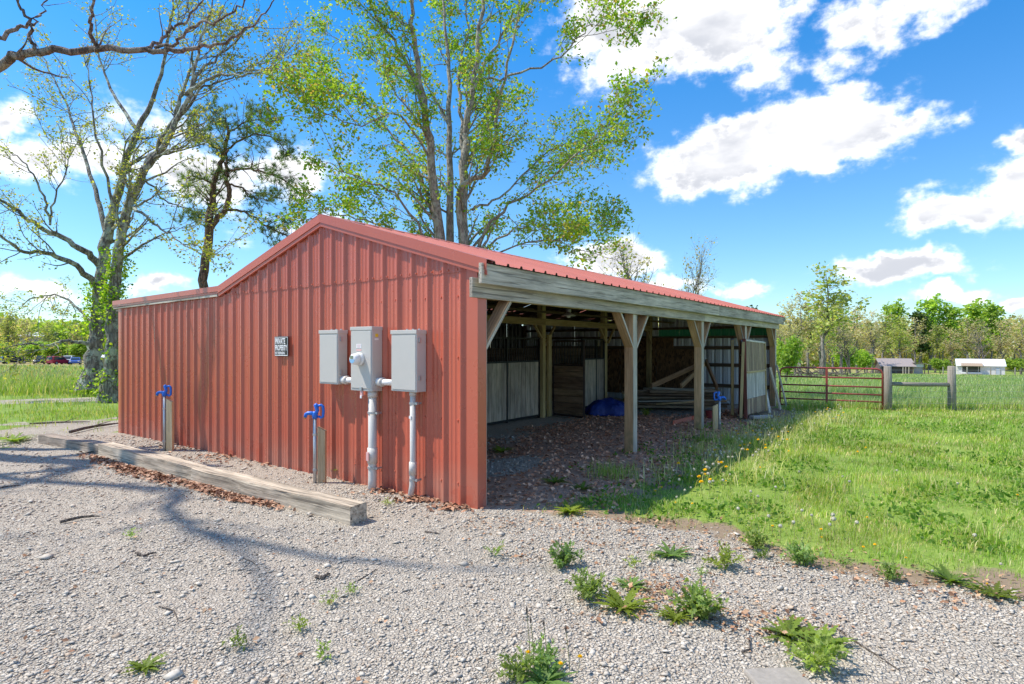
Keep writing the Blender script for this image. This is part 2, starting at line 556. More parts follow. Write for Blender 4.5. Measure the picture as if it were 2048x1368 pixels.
S(_t, Base_Color=_t.mix(_t.noise(_p, 6, 4), (.006, .018, .13), (.02, .06, .34)), Roughness=.32)
bump(_t, _t.noise(_p, 14, 5, .6, 1.0), .8, .04)
M['glass'] = plain('dark window glass', (.03, .04, .05), .08, 0, .1, 5, 0)
M['tyre'] = plain('black rubber', (.02, .02, .02), .8, 0, .2, 20, .05)
M['leaf'] = leafmat('spring leaf')
M['grass'] = leafmat('grass blade', .35, .5)
M['needle'] = leafmat('pine needle', .2, .6)
M['litter'] = colmat('dead leaf', .8)
M['stone'] = colmat('crushed limestone', .9, 60)
M['petal'] = leafmat('dandelion petal', .3, .6)
M['bark_maple'] = barkmat('grey maple bark', (.19, .165, .14), (.44, .40, .35), (.42, .42, .36))
M['bark_left'] = barkmat('lichened bark', (.11, .095, .08), (.33, .30, .26), (.42, .46, .38), 8)
M['bark_pine'] = barkmat('red brown pine bark', (.10, .06, .045), (.30, .18, .13), None, 10)
M['bark_far'] = barkmat('far bark', (.13, .11, .10), (.34, .31, .28), None, 3)
M['bark_dark'] = barkmat('dark limb bark', (.09, .07, .06), (.26, .20, .17), (.30, .27, .23), 12)
M['stick'] = barkmat('dead stick', (.11, .085, .07), (.30, .25, .21), None, 20)

# ground: gravel, grass, dead leaves and bare soil by region
def ground_mat():
    m, t = new_mat('ground cover')
    w = t.node('ShaderNodeAttribute', attribute_name='col').outputs['Color']
    ws = t.node('ShaderNodeSeparateColor', {0: w})
    pos = t.node('ShaderNodeNewGeometry').outputs['Position']
    edge = t.math('MULTIPLY', t.math('SUBTRACT', t.noise(pos, 5, 6, .7), .5), 1.1)
    def wgt(i):
        return t.maprange(t.math('ADD', ws.outputs[i], edge), .38, .62)
    vor = t.node('ShaderNodeTexVoronoi', {'Vector': pos, 'Scale': 44.0})
    vd = t.node('ShaderNodeTexVoronoi', {'Vector': pos, 'Scale': 44.0}, feature='DISTANCE_TO_EDGE').outputs[0]
    cell = t.node('ShaderNodeSeparateColor', {0: vor.outputs[1]}).outputs[0]
    big = t.noise(pos, .9, 4, .6)
    gcol = t.ramp(cell, [(0, (.40, .345, .28)), (.5, (.48, .425, .35)), (1, (.57, .51, .43))])
    gcol = t.mix(t.math('MULTIPLY', t.maprange(vd, .10, 0), .6), gcol, (.22, .195, .17))
    gcol = t.mix(t.math('MULTIPLY', t.maprange(big, .5, .72), .45), gcol, (.45, .37, .30))
    n1 = t.noise(pos, 2.3, 5, .6); n2 = t.noise(pos, 26, 4, .7); n3 = t.noise(pos, .12, 4, .6)
    gr = t.mix(t.maprange(n1, .35, .65), (.16, .26, .04), (.25, .34, .07))
    gr = t.mix(t.math('MULTIPLY', t.maprange(n2, .35, .7), .5), gr, (.09, .16, .025))
    gr = t.mix(t.math('MULTIPLY', t.maprange(n3, .45, .7), .4), gr, (.24, .25, .07))
    soil = t.mix(t.noise(pos, 18, 5, .7), (.14, .10, .065), (.34, .26, .18))
    lit = t.mix(t.noise(pos, 60, 4, .7), (.32, .19, .13), (.58, .38, .27))
    straw = t.mix(n2, (.26, .20, .10), (.46, .33, .18))
    col = soil
    col = t.mix(wgt(2), col, lit)
    col = t.mix(wgt(1), col, gr)
    col = t.mix(wgt(0), col, gcol)
    dist = t.node('ShaderNodeSeparateXYZ', {0: pos}).outputs[1]
    sw = t.math('MULTIPLY', t.maprange(dist, 60, 90), t.maprange(t.noise(t.vmath('MULTIPLY', pos, (.012, .05, 1)), 1.0, 3), .42, .55))
    col = t.mix(t.math('MULTIPLY', sw, .75), col, straw)
    S(t, Base_Color=col, Roughness=.95, Specular_IOR_Level=.2)
    h = t.math('ADD', t.math('MULTIPLY', t.maprange(vd, 0, .2), wgt(0)), t.math('MULTIPLY', n2, .8))
    bump(t, h, .8, .012)
    return m
M['ground'] = ground_mat()
# ------------------------------------------------------------------ ground
EDGE_X = [-.34, 0.2, 1.04, 1.86, 2.1, 2.71, 3.22, 6, 12]
EDGE_Y = [5.74, 5.62, 5.38, 4.76, 4.27, 3.84, 3.685, 3.1, 2.6]
def lane_d(x, y):
    return np.abs(y - (18.3 + (x + 16) * .75))
def weights(x, y):
    """gravel, grass, dead leaves"""
    x = np.asarray(x, float); y = np.asarray(y, float)
    u, v = to_uv(x, y)
    n = fbm(x, y, .9) - .5; n2 = fbm(x + 40, y, 2.7) - .5
    d = y - np.interp(x, EDGE_X, EDGE_Y)                       # beyond the yard's edge
    right = (x > -.34) & (v < 8.6)
    lawn = sst(d + n * .9 + n2 * .5, .1, .75) * (x > -.6)
    inside = (u > -.05) & (u < 12.9) & (v > -.05) & (v < 8.6)
    gable = u < -.0
    gravel = np.ones_like(x)
    grass = np.zeros_like(x); lit = np.zeros_like(x)
    # lawn side
    front = right & ~gable
    gravel = np.where(front, 1 - sst(d + n * .7 + n2 * .4, -.05, .3), gravel)
    grass = np.where(front, lawn, grass)
    # the strip in the shade of the eave: weeds and leaves
    shade = front & (v > -1.5) & (u < 13)
    k = sst(-v + n * 1.6 + n2 * 1.2, .55, 1.5)
    grass = np.where(shade, np.minimum(grass, k), grass)
    lit = np.where(shade, sst(d + n, .05, .5) * sst(1.5 + v + n2, .1, .9) * sst(9.5 - u + n * 3, 0, 2), lit)
    # floor of the barn
    fl = sst(v + n * 1.6 + n2 * 1.2 - .10 * u, 1.75, 2.5)
    patch = sst(1.0 - np.hypot((u - 1.75) / 1.25, (v - .95) / .62) + n * .5, .1, .5)
    fl = np.maximum(fl, patch)
    fl = np.maximum(fl, sst(u + n * 2, 8.0, 9.5) * sst(v, .5, 1.0))
    gravel = np.where(inside, fl, gravel); lit = np.where(inside, 1 - fl, lit); grass = np.where(inside, 0, grass)
    # left: mottled turf past the timbers, then the lane and the pasture
    lf = (~front) & (~inside) & ((y > 8.0))
    q = sst(.55 * (-x - 7.0) + .9 * (y - 11.1) + n * 9 + n2 * 5.0, -.8, 2.2)
    q = np.where((u > -1.3) & (u < .2) & (v < 8.6), q * sst(-u, 1.0, 1.6), q)
    q = np.maximum(q, sst(y, 20.5, 21.5))
    ln = lane_d(x, y)
    lane = sst(1.75 - ln + n * .8, 0, .4) * (x < -9.5)
    mid = sst(.42 - ln + n * .9, 0, .3) * .9
    q = np.where(lane > 0, np.maximum(q * (1 - lane), mid * lane), q)
    grass = np.where(lf, q, grass); gravel = np.where(lf, 1 - q, gravel)
    back = (v > 8.6) | (y > 15.4)
    far = back & ~lf
    grass = np.where(far & ~inside, 1, grass); gravel = np.where(far & ~inside, 0, gravel)
    return gravel, grass, lit

def axis(fine0, fine1, step, lo, hi, gro=1.12):
    a = list(np.arange(fine0, fine1 + 1e-6, step))
    s = step; x = fine1
    while x < hi:
        s *= gro; x += s; a.append(x)
    s = step; x = fine0
    while x > lo:
        s *= gro; x -= s; a.insert(0, x)
    return np.array(a)
gx = axis(-9.5, 12, .11, -1600, 1600)
gy = axis(1.6, 16.5, .11, -300, 2200)
GX, GY = np.meshgrid(gx, gy)
gw = weights(GX, GY)
GZ = gz(GX, GY) + (fbm(GX, GY, 1.6) - .5) * .045 * np.clip(1.3 - np.hypot(GX, GY - 6) / 60, 0, 1)
GZ += gw[1] * .015
uu, vv = to_uv(GX, GY)
near_wall = (uu > -.6) & (uu < 13) & (vv > -.3) & (vv < 9)
GZ = np.where(near_wall, np.minimum(GZ, 0.0) * .5 + .004 + (np.where(uu < 0, .0, -.0)), GZ)
nx, ny = len(gx), len(gy)
GV = np.stack([GX.ravel(), GY.ravel(), GZ.ravel()], 1)
GC = np.stack([gw[0].ravel(), gw[1].ravel(), gw[2].ravel()], 1)
ii = (np.arange(ny - 1)[:, None] * nx + np.arange(nx - 1)[None]).ravel()
GF = np.stack([ii, ii + 1, ii + nx + 1, ii + nx], 1)
fc = GV[GF].mean(1)
fu, fv = to_uv(fc[:, 0], fc[:, 1])
fd = fc[:, 1] - np.interp(fc[:, 0], EDGE_X, EDGE_Y)
cls = np.full(len(GF), 3)                                                   # pasture
cls[(fc[:, 1] < 13) & (fu < 0) & (fc[:, 1] > -12) & (np.abs(fc[:, 0]) < 25)] = 0          # gravel yard
cls[(fd < .15) & (fu >= 0) & (fv < 0) & (fc[:, 1] < 6) & (fc[:, 1] > -12) & (fc[:, 0] < 25)] = 0
cls[(fd >= .15) & (fv < 0) & (fc[:, 1] < 15.2) & (fc[:, 0] > 0) & (fc[:, 0] < 30)] = 1    # lawn
cls[(fu >= 0) & (fu <= 12.8) & (fv >= 0) & (fv <= 8.53)] = 2                             # floor of the barn
cls[(lane_d(fc[:, 0], fc[:, 1]) < 1.9) & (fc[:, 0] < -9.5) & (fc[:, 0] > -60) & (fc[:, 1] > 13)] = 4
for k, nm in enumerate(['gravel_yard', 'lawn', 'barn_floor', 'pasture', 'gravel_lane']):
    f = GF[cls == k]
    if not len(f): continue
    idx, inv = np.unique(f, return_inverse=True)
    o = np_obj(nm, GV[idx], inv.reshape(f.shape), M['ground'], col=GC[idx], smooth=True, org=(0, 0, 0))
    tag(o, {'gravel_yard': 'pale crushed gravel yard in the foreground', 'lawn': 'bright green mown lawn beside the open barn front', 'barn_floor': 'gravel and dead leaf floor under the barn roof',
            'pasture': 'wide green pasture running to the woods', 'gravel_lane': 'gravel farm lane crossing behind the left trees'}[nm], kind='structure')

# ------------------------------------------------------------------ barn
LEN, WID, RIDGE, KINK = 12.8, 8.53, 2.44, 4.88
def roof(v):
    if v <= KINK:
        return 3.18 - .30 * abs(v - RIDGE)
    return 2.448 - (v - KINK) * .0125
barn = thing('pole_barn', 'red metal pole barn with open timber front and low lean-to', 'barn', B(6.4, 4.2, 0))
def profile(width, first=.103):
    pts = [(0, 0)]
    k = 0
    while first + k * .2286 < width + .05:
        c = first + k * .2286
        for ds, h in ((-.030, 0), (-.016, .026), (.013, .026), (.021, 0), (.078, 0), (.085, .005), (.092, 0), (.137, 0), (.144, .005), (.151, 0)):
            if 0 < c + ds < width: pts.append((c + ds, h))
        k += 1
    pts.append((width, .005))
    return pts
def strip_panel(name, P0, P1, mat, parent):
    n = len(P0)
    V = [tuple(p) for p in P0] + [tuple(p) for p in P1]
    F = [(i, i + 1, n + i + 1, n + i) for i in range(n - 1)]
    return np_obj(name, V, np.array(F), mat, parent)
PW = .9144
# gable wall, lower sheets
v0 = .10
while v0 < WID - .05:
    w = min(PW, WID - .02 - v0)
    a = []; b = []
    for s_, h in profile(w):
        v = v0 + s_
        zt = min(2.352, roof(v) - .03) if v < KINK - .05 else roof(v) - .04
        a.append(B(-h - .004, v, -.03)); b.append(B(-h - .004, v, zt))
    strip_panel('wall_panel', a, b, M['red_metal'], barn)
    v0 += PW
# gable wall, upper sheets lapped over the lower ones
v0 = .10
while v0 < KINK - .2:
    w = min(PW, KINK - .15 - v0)
    a = []; b = []
    for s_, h in profile(w):
        v = v0 + s_
        a.append(B(-h - .011, v, 2.34)); b.append(B(-h - .011, v, max(2.345, roof(v) - .03)))
    strip_panel('gable_panel', a, b, M['red_metal'], barn)
    v0 += PW
# screws
sc_ = MB()
def screw(u, v, z):
    p = B(u, v, z); q = B(u - .009, v, z)
    sc_.tube([p, q], [.012, .009], 6)
for k in range(22):
    for dv in (-.05, .05):
        v = .2028 + .2286 * k + dv
        if v < KINK - .2 and roof(v) > 2.42: screw(-.012, v, 2.37)
for k in range(37):
    for z in (.22, .85, 1.48, 2.1):
        v = .2028 + .2286 * k + .05
        if v < WID - .1 and z < roof(v) - .1: screw(-.004, v, z + random.uniform(-.008, .008))
o = sc_.build('screw_heads', M['red_trim'], barn); o['kind'] = 'stuff'
# corner trims
MB().uvz(-.016, -.0125, -.012, .125, -.03, roof(.05) - .03).build('corner_trim', M['red_trim'], barn)
MB().uvz(-.016, .12, -.016, -.0125, -.03, roof(0) - .16).build('corner_trim', M['red_trim'], barn)
MB().uvz(-.03, -.026, WID - .07, WID + .03, -.03, roof(WID) - .06).build('corner_trim', M['red_trim'], barn)
# back wall (shade painted on its inside) and far end wall (white inside)
def wall_run(name, p_fn, length, ztop_fn, mat, flip=False, first=.103):
    s0 = 0
    while s0 < length - .03:
        w = min(PW, length - s0)
        a = []; b = []
        for s_, h in profile(w, first):
            zb, zt = ztop_fn(s0 + s_)
            a.append(p_fn(s0 + s_, h, zb)); b.append(p_fn(s0 + s_, h, zt))
        strip_panel(name, (b if flip else a), (a if flip else b), mat, barn)
        s0 += PW
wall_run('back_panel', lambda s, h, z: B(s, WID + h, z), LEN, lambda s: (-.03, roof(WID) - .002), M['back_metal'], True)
wall_run('end_panel', lambda s, h, z: B(LEN + .09 + h, s, z), WID, lambda s: (-.35, 1.86 if s < 3.4 else roof(s) - .03), M['end_metal'])
wall_run('end_gap_strip', lambda s, h, z: B(LEN + .09 + h, s, z), 3.4, lambda s: (1.90, 2.13), M['green_strip'], True)
wall_run('end_gable_panel', lambda s, h, z: B(LEN + .10 + h, s, z), 3.4, lambda s: (2.16, max(2.2, roof(s) - .03)), M['end_metal'])
# girts on the end wall
for z in (.45, 1.05, 1.55, 2.145, 1.88):
    MB().uvz(LEN + .04, LEN + .085, .05, WID - .05, z - .05, z + .05 if z < 1.8 else z + .02).build('girt', M['rafter_wood'], barn)
for (a, b, z0, z1) in ((2.25, 3.45, .1, 1.5), (3.47, 4.67, .1, 1.5), (4.69, 5.89, .1, 1.5), (5.91, 7.1, .1, 1.5), (7.12, 8.3, .1, 1.5), (2.9, 4.1, 1.52, 1.85)):
    MB().uvz(LEN + .015, LEN + .035, a, b, z0, z1).build('chipboard_sheet', M['osb'], barn)
for u in (6.71, 9.76):
    z = .02
    while z < 1.5:
        MB().uvz(u - .02, u + .02, 3.78, WID - .05, z, z + .185).build('partition_board', M['scrap_wood'], barn)
        z += .19
# roof sheets: ribs run up the slope
def roof_run(name, va, vb, lift=0.0):
    u0 = -.045
    while u0 < LEN + .4 - .05:
        w = min(PW, LEN + .4 - u0)
        a = []; b = []
        sl = (roof(vb) - roof(va)) / (vb - va)
        for s_, h in profile(w):
            a.append(B(u0 + s_, va, roof(va) + h + lift)); b.append(B(u0 + s_, vb, roof(vb) + h + lift))
        strip_panel(name, a, b, M['red_roof'], barn)
        u0 += PW
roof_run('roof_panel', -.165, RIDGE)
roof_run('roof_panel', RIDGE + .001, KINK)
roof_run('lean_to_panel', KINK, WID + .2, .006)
for sgn in (-1, 1):
    va, vb = RIDGE, RIDGE + sgn * .16
    mb = MB()
    mb.poly([B(-.07, va, roof(va) + .034), B(LEN + .42, va, roof(va) + .034), B(LEN + .42, vb, roof(vb) + .027), B(-.07, vb, roof(vb) + .027)])
    mb.build('ridge_cap', M['red_trim'], barn)
# rake trim: face, lower lip and cap
def rake(va, vb, name='rake_trim', za=None, zb=None, drop=.115):
    za = roof(va) if za is None else za; zb = roof(vb) if zb is None else zb
    mb = MB()
    def sl(u0, u1, d0, d1):
        mb.hexa([B(u0, va, za + d0), B(u1, va, za + d0), B(u1, vb, zb + d0), B(u0, vb, zb + d0), B(u0, va, za + d1), B(u1, va, za + d1), B(u1, vb, zb + d1), B(u0, vb, zb + d1)])
    sl(-.068, -.060, -drop * .62, .030)
    sl(-.058, -.050, -drop, -drop * .62 - .002)
    sl(-.068, .07, .0302, .034)
    sl(-.058, -.026, -drop - .004, -drop - .001)
    return mb.build(name, M['red_trim'], barn)
rake(-.165, RIDGE); rake(RIDGE, KINK); rake(KINK, WID + .2, zb=roof(WID + .2), drop=.075)
MB().beam(B(-.04, KINK + .05, roof(KINK + .05) - .098), B(-.04, WID + .2, roof(WID + .2) - .098), .025, .04).build('rake_board', M['grey_wood'], barn, .003)
MB().uvz(-.02, .02, WID + .02, WID + .16, roof(WID) - .16, roof(WID) - .06).build('eave_block', M['grey_wood'], barn, .003)
for va, vb in ((-.165, RIDGE), (RIDGE, KINK), (KINK, WID + .2)):
    mb = MB()
    za, zb = roof(va), roof(vb)
    mb.hexa([B(LEN + .36, va, za - .12), B(LEN + .40, va, za - .12), B(LEN + .40, vb, zb - .12), B(LEN + .36, vb, zb - .12), B(LEN + .36, va, za - .005), B(LEN + .40, va, za - .005), B(LEN + .40, vb, zb - .005), B(LEN + .36, vb, zb - .005)])
    mb.build('rake_board', M['grey_wood'], barn, .003)
# fascia and header boards, in two lengths each
for a, b in ((-.10, 7.31), (7.312, LEN + .4)):
    MB().uvz(a, b, -.135, -.097, 2.20, roof(-.13) - .012).build('fascia_board', M['grey_wood'], barn, .004)
for a, b in ((-.13, 6.71), (6.712, LEN + .2)):
    MB().uvz(a, b, -.045, -.006, 2.07, 2.262).build('header_beam', M['grey_wood'], barn, .004)
for a, b in ((0.0, 6.71), (6.712, LEN)):
    MB().uvz(a, b, .145, .183, 2.085, 2.275).build('inner_header', M['beam_wood'], barn, .003)
# posts
POSTS = [0.075, 3.66, 6.71, 9.76, LEN]
for i, u in enumerate(POSTS):
    MB().uvz(u - .07, u + .07, .0, .14, -.45, 2.26).build('post', M['post_wood'], barn, .006)
    # thin grey board over the outer face
    MB().uvz(u - .068, u + .066, -.0055, -.001, -.2, 2.066).build('post_face', M['grey_wood'], barn)
    for sg in (-1, 1):
        if (i == 0 and sg < 0) or (i == 4 and sg > 0): continue
        MB().beam(B(u + sg * .03, .07, 1.56), B(u + sg * .50, .07, 2.12), .038, .135, up=(VD.x, VD.y, 0)).build('brace', M['post_wood'], barn, .004)
        MB().beam(B(u + sg * .05, -.004, 1.57), B(u + sg * .50, -.004, 2.10), .03, .008, up=(VD.x, VD.y, 0)).build('brace_face', M['grey_wood'], barn)
for i, u in enumerate(POSTS):
    MB().uvz(u - .07, u + .07, 3.60, 3.74, -.45, 2.6).build('post', M['beam_wood'], barn, .006)
    for sg in (-1, 1):
        if (i == 0 and sg < 0) or (i == 4 and sg > 0): continue
        MB().beam(B(u + sg * .06, 3.58, 1.68), B(u + sg * .42, 3.58, 2.07), .035, .06, up=(VD.x, VD.y, 0)).build('brace', M['beam_wood'], barn, .003)
for a, b in ((0.15, 6.71), (6.712, LEN)):
    MB().uvz(a, b, 3.555, 3.598, 2.07, 2.215).build('stall_header', M['beam_wood'], barn, .003)
for u in (0.075, 3.66, 6.71, 9.76, LEN):
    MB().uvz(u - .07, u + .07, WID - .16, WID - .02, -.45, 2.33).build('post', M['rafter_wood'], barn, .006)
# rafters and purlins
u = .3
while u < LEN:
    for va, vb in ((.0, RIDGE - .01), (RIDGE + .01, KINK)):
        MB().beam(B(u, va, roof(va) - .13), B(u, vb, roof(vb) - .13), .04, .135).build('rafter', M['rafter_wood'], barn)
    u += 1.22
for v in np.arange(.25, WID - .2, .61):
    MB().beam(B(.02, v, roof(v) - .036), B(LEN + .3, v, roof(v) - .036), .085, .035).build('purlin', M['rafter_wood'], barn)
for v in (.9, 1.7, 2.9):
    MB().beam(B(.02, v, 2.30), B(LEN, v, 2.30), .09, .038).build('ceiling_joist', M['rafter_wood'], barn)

# stall fronts: boards below, iron bars above
def stall_front(u0, u1, zt, board, wid, name='stall_front', vv=3.60):
    fr = MB()
    fr.uvz(u0, u1, vv - .012, vv + .028, .03, .07).uvz(u0, u1, vv - .012, vv + .028, zt, zt + .035).uvz(u0, u1, vv - .012, vv + .028, zt + .50, zt + .535)
    for u in (u0, (u0 + u1) / 2 + .12, u1 - .04):
        fr.uvz(u, u + .04, vv - .014, vv + .03, .0 - .03, zt + .54)
    r = fr.build(name, M['iron'], barn)
    u = u0 + .045
    while u < u1 - .06:
        w = min(wid * random.uniform(.8, 1.15), u1 - .045 - u)
        MB().uvz(u, u + w - .008, vv - .004 + random.uniform(-.004, .004), vv + .02, .072, zt - .003).build('plank', board, r, .003)
        u += w
    u = u0 + .06
    while u < u1 - .04:
        MB().tube([B(u, vv + .008, zt + .03), B(u, vv + .008, zt + .505)], .009, 6, False).build('bar', M['iron'], r)
        u += .085
    return r
stall_front(3.80, 6.52, 1.25, M['stall_wood'], .155)
stall_front(8.45, 9.66, 1.25, M['stall_wood'], .15)
MB().uvz(6.54, 6.625, 3.52, 3.60, -.05, 1.78).build('door_jamb', M['beam_wood'], barn, .004)
MB().uvz(6.80, 6.93, 3.53, 3.60, -.05, 1.86).build('door_jamb', M['beam_wood'], barn, .004)
# stall door standing open towards the yard
A_ = B(7.06, 3.56); D_ = (B(6.87, 2.66) - A_).normalized(); N_ = Vector((-D_.y, D_.x, 0))
def DP(s, n, z): return A_ + D_ * s + N_ * n + Vector((0, 0, z))
fr = MB()
fr.beam(DP(0, 0, .0), DP(0, 0, 1.72), .04, .04).beam(DP(.92, 0, -.02), DP(.92, 0, 1.72), .04, .04)
fr.beam(DP(0, 0, 1.17), DP(.92, 0, 1.17), .03, .04).beam(DP(0, 0, 1.71), DP(.92, 0, 1.71), .03, .04).beam(DP(0, 0, .03), DP(.92, 0, .03), .03, .04)
door = fr.build('stall_door', M['rust_iron'], barn)
z = .06
while z < 1.13:
    h = random.uniform(.11, .17); h = min(h, 1.15 - z)
    MB().beam(DP(.02, -.006 + random.uniform(-.005, .005), z + h / 2), DP(.90, -.006, z + h / 2), .03, h - .008).build('plank', M['door_wood'], door, .003)
    z += h
s_ = .09
while s_ < .88:
    MB().tube([DP(s_, 0, 1.18), DP(s_, 0, 1.70)], .009, 6, False).build('bar', M['iron'], door)
    s_ += .085
# ------------------------------------------------------------------ things on the gable wall
def ubox(name, v0, v1, z0, z1, dep, mat, parent=None, bevel=.006, u_off=.027):
    return MB().uvz(-u_off - dep, -u_off, v0, v1, z0, z1).build(name, mat, parent, bevel)
def panel_box(label, v0, v1, z0, z1, dep):
    r = thing('breaker_box', label, 'electrical box', B(-.09, (v0 + v1) / 2, z0), 'grey electrical boxes on the gable wall')
    ubox('cabinet', v0, v1, z0, z1, dep, M['grey_box'], r)
    ubox('lid', v0 - .006, v1 + .006, z1 - .03, z1 + .012, dep + .012, M['grey_box'], r, .004, .024)
    ubox('cover', v0 + .012, v1 - .012, z0 + .02, z1 - .045, .006, M['grey_box'], r, .003, .027 + dep)
    for z in (z0 + .12, z1 - .12):
        MB().uvz(-.027 - dep + .03, -.027 - dep + .055, v0 - .014, v0 - .0005, z, z + .05).build('latch', M['galv'], r, .002)
    for k in range(3):
        MB().tube([B(-.07, v0 + .06 + k * .09, z1 + .012), B(-.07, v0 + .06 + k * .09, z1 + .026)], .012, 8).build('hub_screw', M['galv'], r)
    return r
def pipe(pts, r, mat, name, parent, n=14):
    return MB().tube(pts, r, n).build(name, mat, parent, 0, True)
def clamp(p, r, parent):
    mb = MB()
    mb.tube([p + Vector((0, 0, -.012)), p + Vector((0, 0, .012))], r + .006, 14)
    mb.beam(p + VD * (-r), p + VD * (-r - .045), .03, .024)
    mb.beam(p + VD * (-r - .03) , p + VD * (-r - .03) + UD * .06, .012, .02)
    return mb.build('pipe_clamp', M['galv'], parent)
b1 = panel_box('flat grey electrical box, leftmost of the three on the wall', 1.96, 2.31, 1.153, 1.775, .135)
b3 = panel_box('grey electrical box nearest the open barn corner', .672, 1.052, 1.123, 1.755, .14)
mt = thing('meter_box', 'tall grey box with round glass electric meter and warning labels', 'meter box', B(-.1, 1.53, 1.10), 'grey electrical boxes on the gable wall')
ubox('cabinet', 1.350, 1.710, 1.10, 1.80, .15, M['grey_box'], mt)
ubox('lid', 1.344, 1.716, 1.775, 1.815, .16, M['grey_box'], mt, .004, .024)
ubox('cover', 1.362, 1.698, 1.13, 1.765, .006, M['grey_box'], mt, .003, .178)
FU = -.027 - .157
mv, mz = 1.53, 1.455
ring = pipe([B(FU, mv, mz), B(FU - .04, mv, mz), B(FU - .042, mv, mz)], [.072, .072, .062], M['pvc_white'], 'meter_ring', mt, 24)
dome = pipe([B(FU - .045, mv, mz), B(FU - .085, mv, mz), B(FU - .108, mv, mz), B(FU - .118, mv, mz)], [.064, .062, .057, .045], M['pvc_white'], 'meter_dome', mt, 24)
def face(name, vc, zc, w, h, mat, parent, u, t=.002):
    return MB().uvz(u - t, u, vc - w / 2, vc + w / 2, zc - h / 2, zc + h / 2).build(name, mat, parent)
face('display', mv + .008, mz + .022, .05, .035, M['lcd'], dome, FU - .119)
mbx = MB()
arc = [B(FU - .1195, mv + math.cos(a) * .041, mz - .004 + math.sin(a) * .041) for a in [math.pi + math.pi * k / 10 for k in range(11)]]
mbx.prism(arc, UD * -.002); mbx.build('dial_label', M['meter_blue'], dome)
face('warning_label', 1.56, 1.60, .085, .045, M['white'], mt, FU - .0005)
face('warning_label', 1.56, 1.555, .085, .018, M['pink'], mt, FU - .0005)
for k in range(3):
    face('print_line', 1.56, 1.612 - k * .012, .07 - .012 * k, .004, M['pink'], mt, FU - .003, .001)
MB().uvz(-.13, -.09, 1.3475, 1.3495, 1.70, 1.735).build('hazard_label', M['yellow'], mt)
MB().uvz(-.14, -.085, 1.3475, 1.3495, 1.665, 1.685).build('hazard_label', M['white'], mt)
MB().uvz(-.19, -.172, 1.50, 1.535, 1.045, 1.10).build('seal_tag', M['pink'], mt, .002)
MB().uvz(-.195, -.186, 1.505, 1.53, 1.02, 1.05).build('seal_tag', M['white'], mt, .002)
MB().uvz(-.2, -.184, 1.50, 1.535, 1.105, 1.145).build('hasp', M['galv'], mt, .003)
# conduits down the wall
cv = 1.425
cd = thing('conduit', 'thick grey conduit running from the meter box into the gravel', 'conduit', B(-.1, cv, 0), 'conduits on the gable wall')
pipe([B(-.105, cv, 1.10), B(-.105, cv, .30), B(-.108, cv - .004, .12), B(-.125, cv - .01, -.05)], .047, M['pvc'], 'pipe', cd)
pipe([B(-.105, cv, 1.10), B(-.105, cv, 1.03)], .054, M['pvc'], 'collar', cd)
pipe([B(-.106, cv, .47), B(-.106, cv, 0.30)], .056, M['pvc'], 'coupling', cd)
MB().uvz(-.18, -.17, cv - .02, cv + .02, .335, .43).build('pipe_label', M['pink'], cd)
for z in (.86, .25): clamp(B(-.106, cv, z), .048, cd)
cv = .80
cd = thing('conduit', 'thin grey conduit below the box nearest the corner', 'conduit', B(-.09, cv, 0), 'conduits on the gable wall')
pipe([B(-.095, cv, 1.123), B(-.095, cv, .35), B(-.10, cv + .004, .14), B(-.115, cv + .03, -.05)], .031, M['pvc'], 'pipe', cd)
pipe([B(-.095, cv, 1.123), B(-.095, cv, 1.08)], .037, M['pvc'], 'collar', cd)
pipe([B(-.096, cv, .385), B(-.098, cv, .25)], .039, M['pvc'], 'coupling', cd)
MB().uvz(-.137, -.131, cv - .015, cv + .015, .84, .87).build('pipe_label', M['white'], cd)
for z in (1.0, .2): clamp(B(-.096, cv, z), .032, cd)
for (va, vb, lb) in ((1.711, 1.959, 'short white conduit joining the left box to the meter box'), (1.053, 1.349, 'short white conduit joining the meter box to the right box')):
    cd = thing('conduit', lb, 'conduit', B(-.09, (va + vb) / 2, 1.17), 'conduits on the gable wall')
    pipe([B(-.095, va, 1.205), B(-.095, vb, 1.205)], .034, M['pvc_white'], 'pipe', cd)
    big = vb if lb.startswith('short white conduit joining the meter') else vb
    pipe([B(-.095, vb - .075, 1.205), B(-.095, vb, 1.205)], .046, M['pvc_white'], 'connector', cd)
    pipe([B(-.095, vb - .09, 1.205), B(-.095, vb - .055, 1.205)], .052, M['pvc'], 'lock_ring', cd)

# sign
sg = thing('sign', 'small black and white private property sign on the red wall', 'sign', B(-.03, 3.29, 1.465))
MB().uvz(-.046, -.040, 3.135, 3.445, 1.465, 1.725).build('board', M['black'], sg, .004)
mb = MB()
for (a, b, c, d) in ((3.145, 3.435, 1.712, 1.718), (3.145, 3.435, 1.473, 1.483), (3.145, 3.150, 1.483, 1.712), (3.430, 3.435, 1.483, 1.712)):
    mb.uvz(-.0480, -.0464, a, b, c, d)
mb.build('border', M['white'], sg)
def lettering(txt, v_left, z, width, height, mat, parent, u):
    cu = bpy.data.curves.new('lettering', 'FONT')
    cu.body = txt; cu.size = 1.0; cu.offset = .03; cu.extrude = 0.0
    tmp = bpy.data.objects.new('lettering', cu)
    COL.objects.link(tmp)
    dg = bpy.context.evaluated_depsgraph_get()
    me = bpy.data.meshes.new_from_object(tmp.evaluated_get(dg))
    bpy.data.objects.remove(tmp)
    co = np.array([v.co[:] for v in me.vertices])
    lo, hi = co.min(0), co.max(0)
    org = B(u, v_left, z)
    for v in me.vertices:
        x = (v.co.x - lo[0]) / (hi[0] - lo[0]) * width
        y = (v.co.y - lo[1]) / (hi[1] - lo[1]) * height
        v.co = B(u, v_left - x, z + y) - org
    me.materials.append(mat)
    o = bpy.data.objects.new('lettering', me)
    _place(o, parent, org); note_kid(parent, o)
    return o
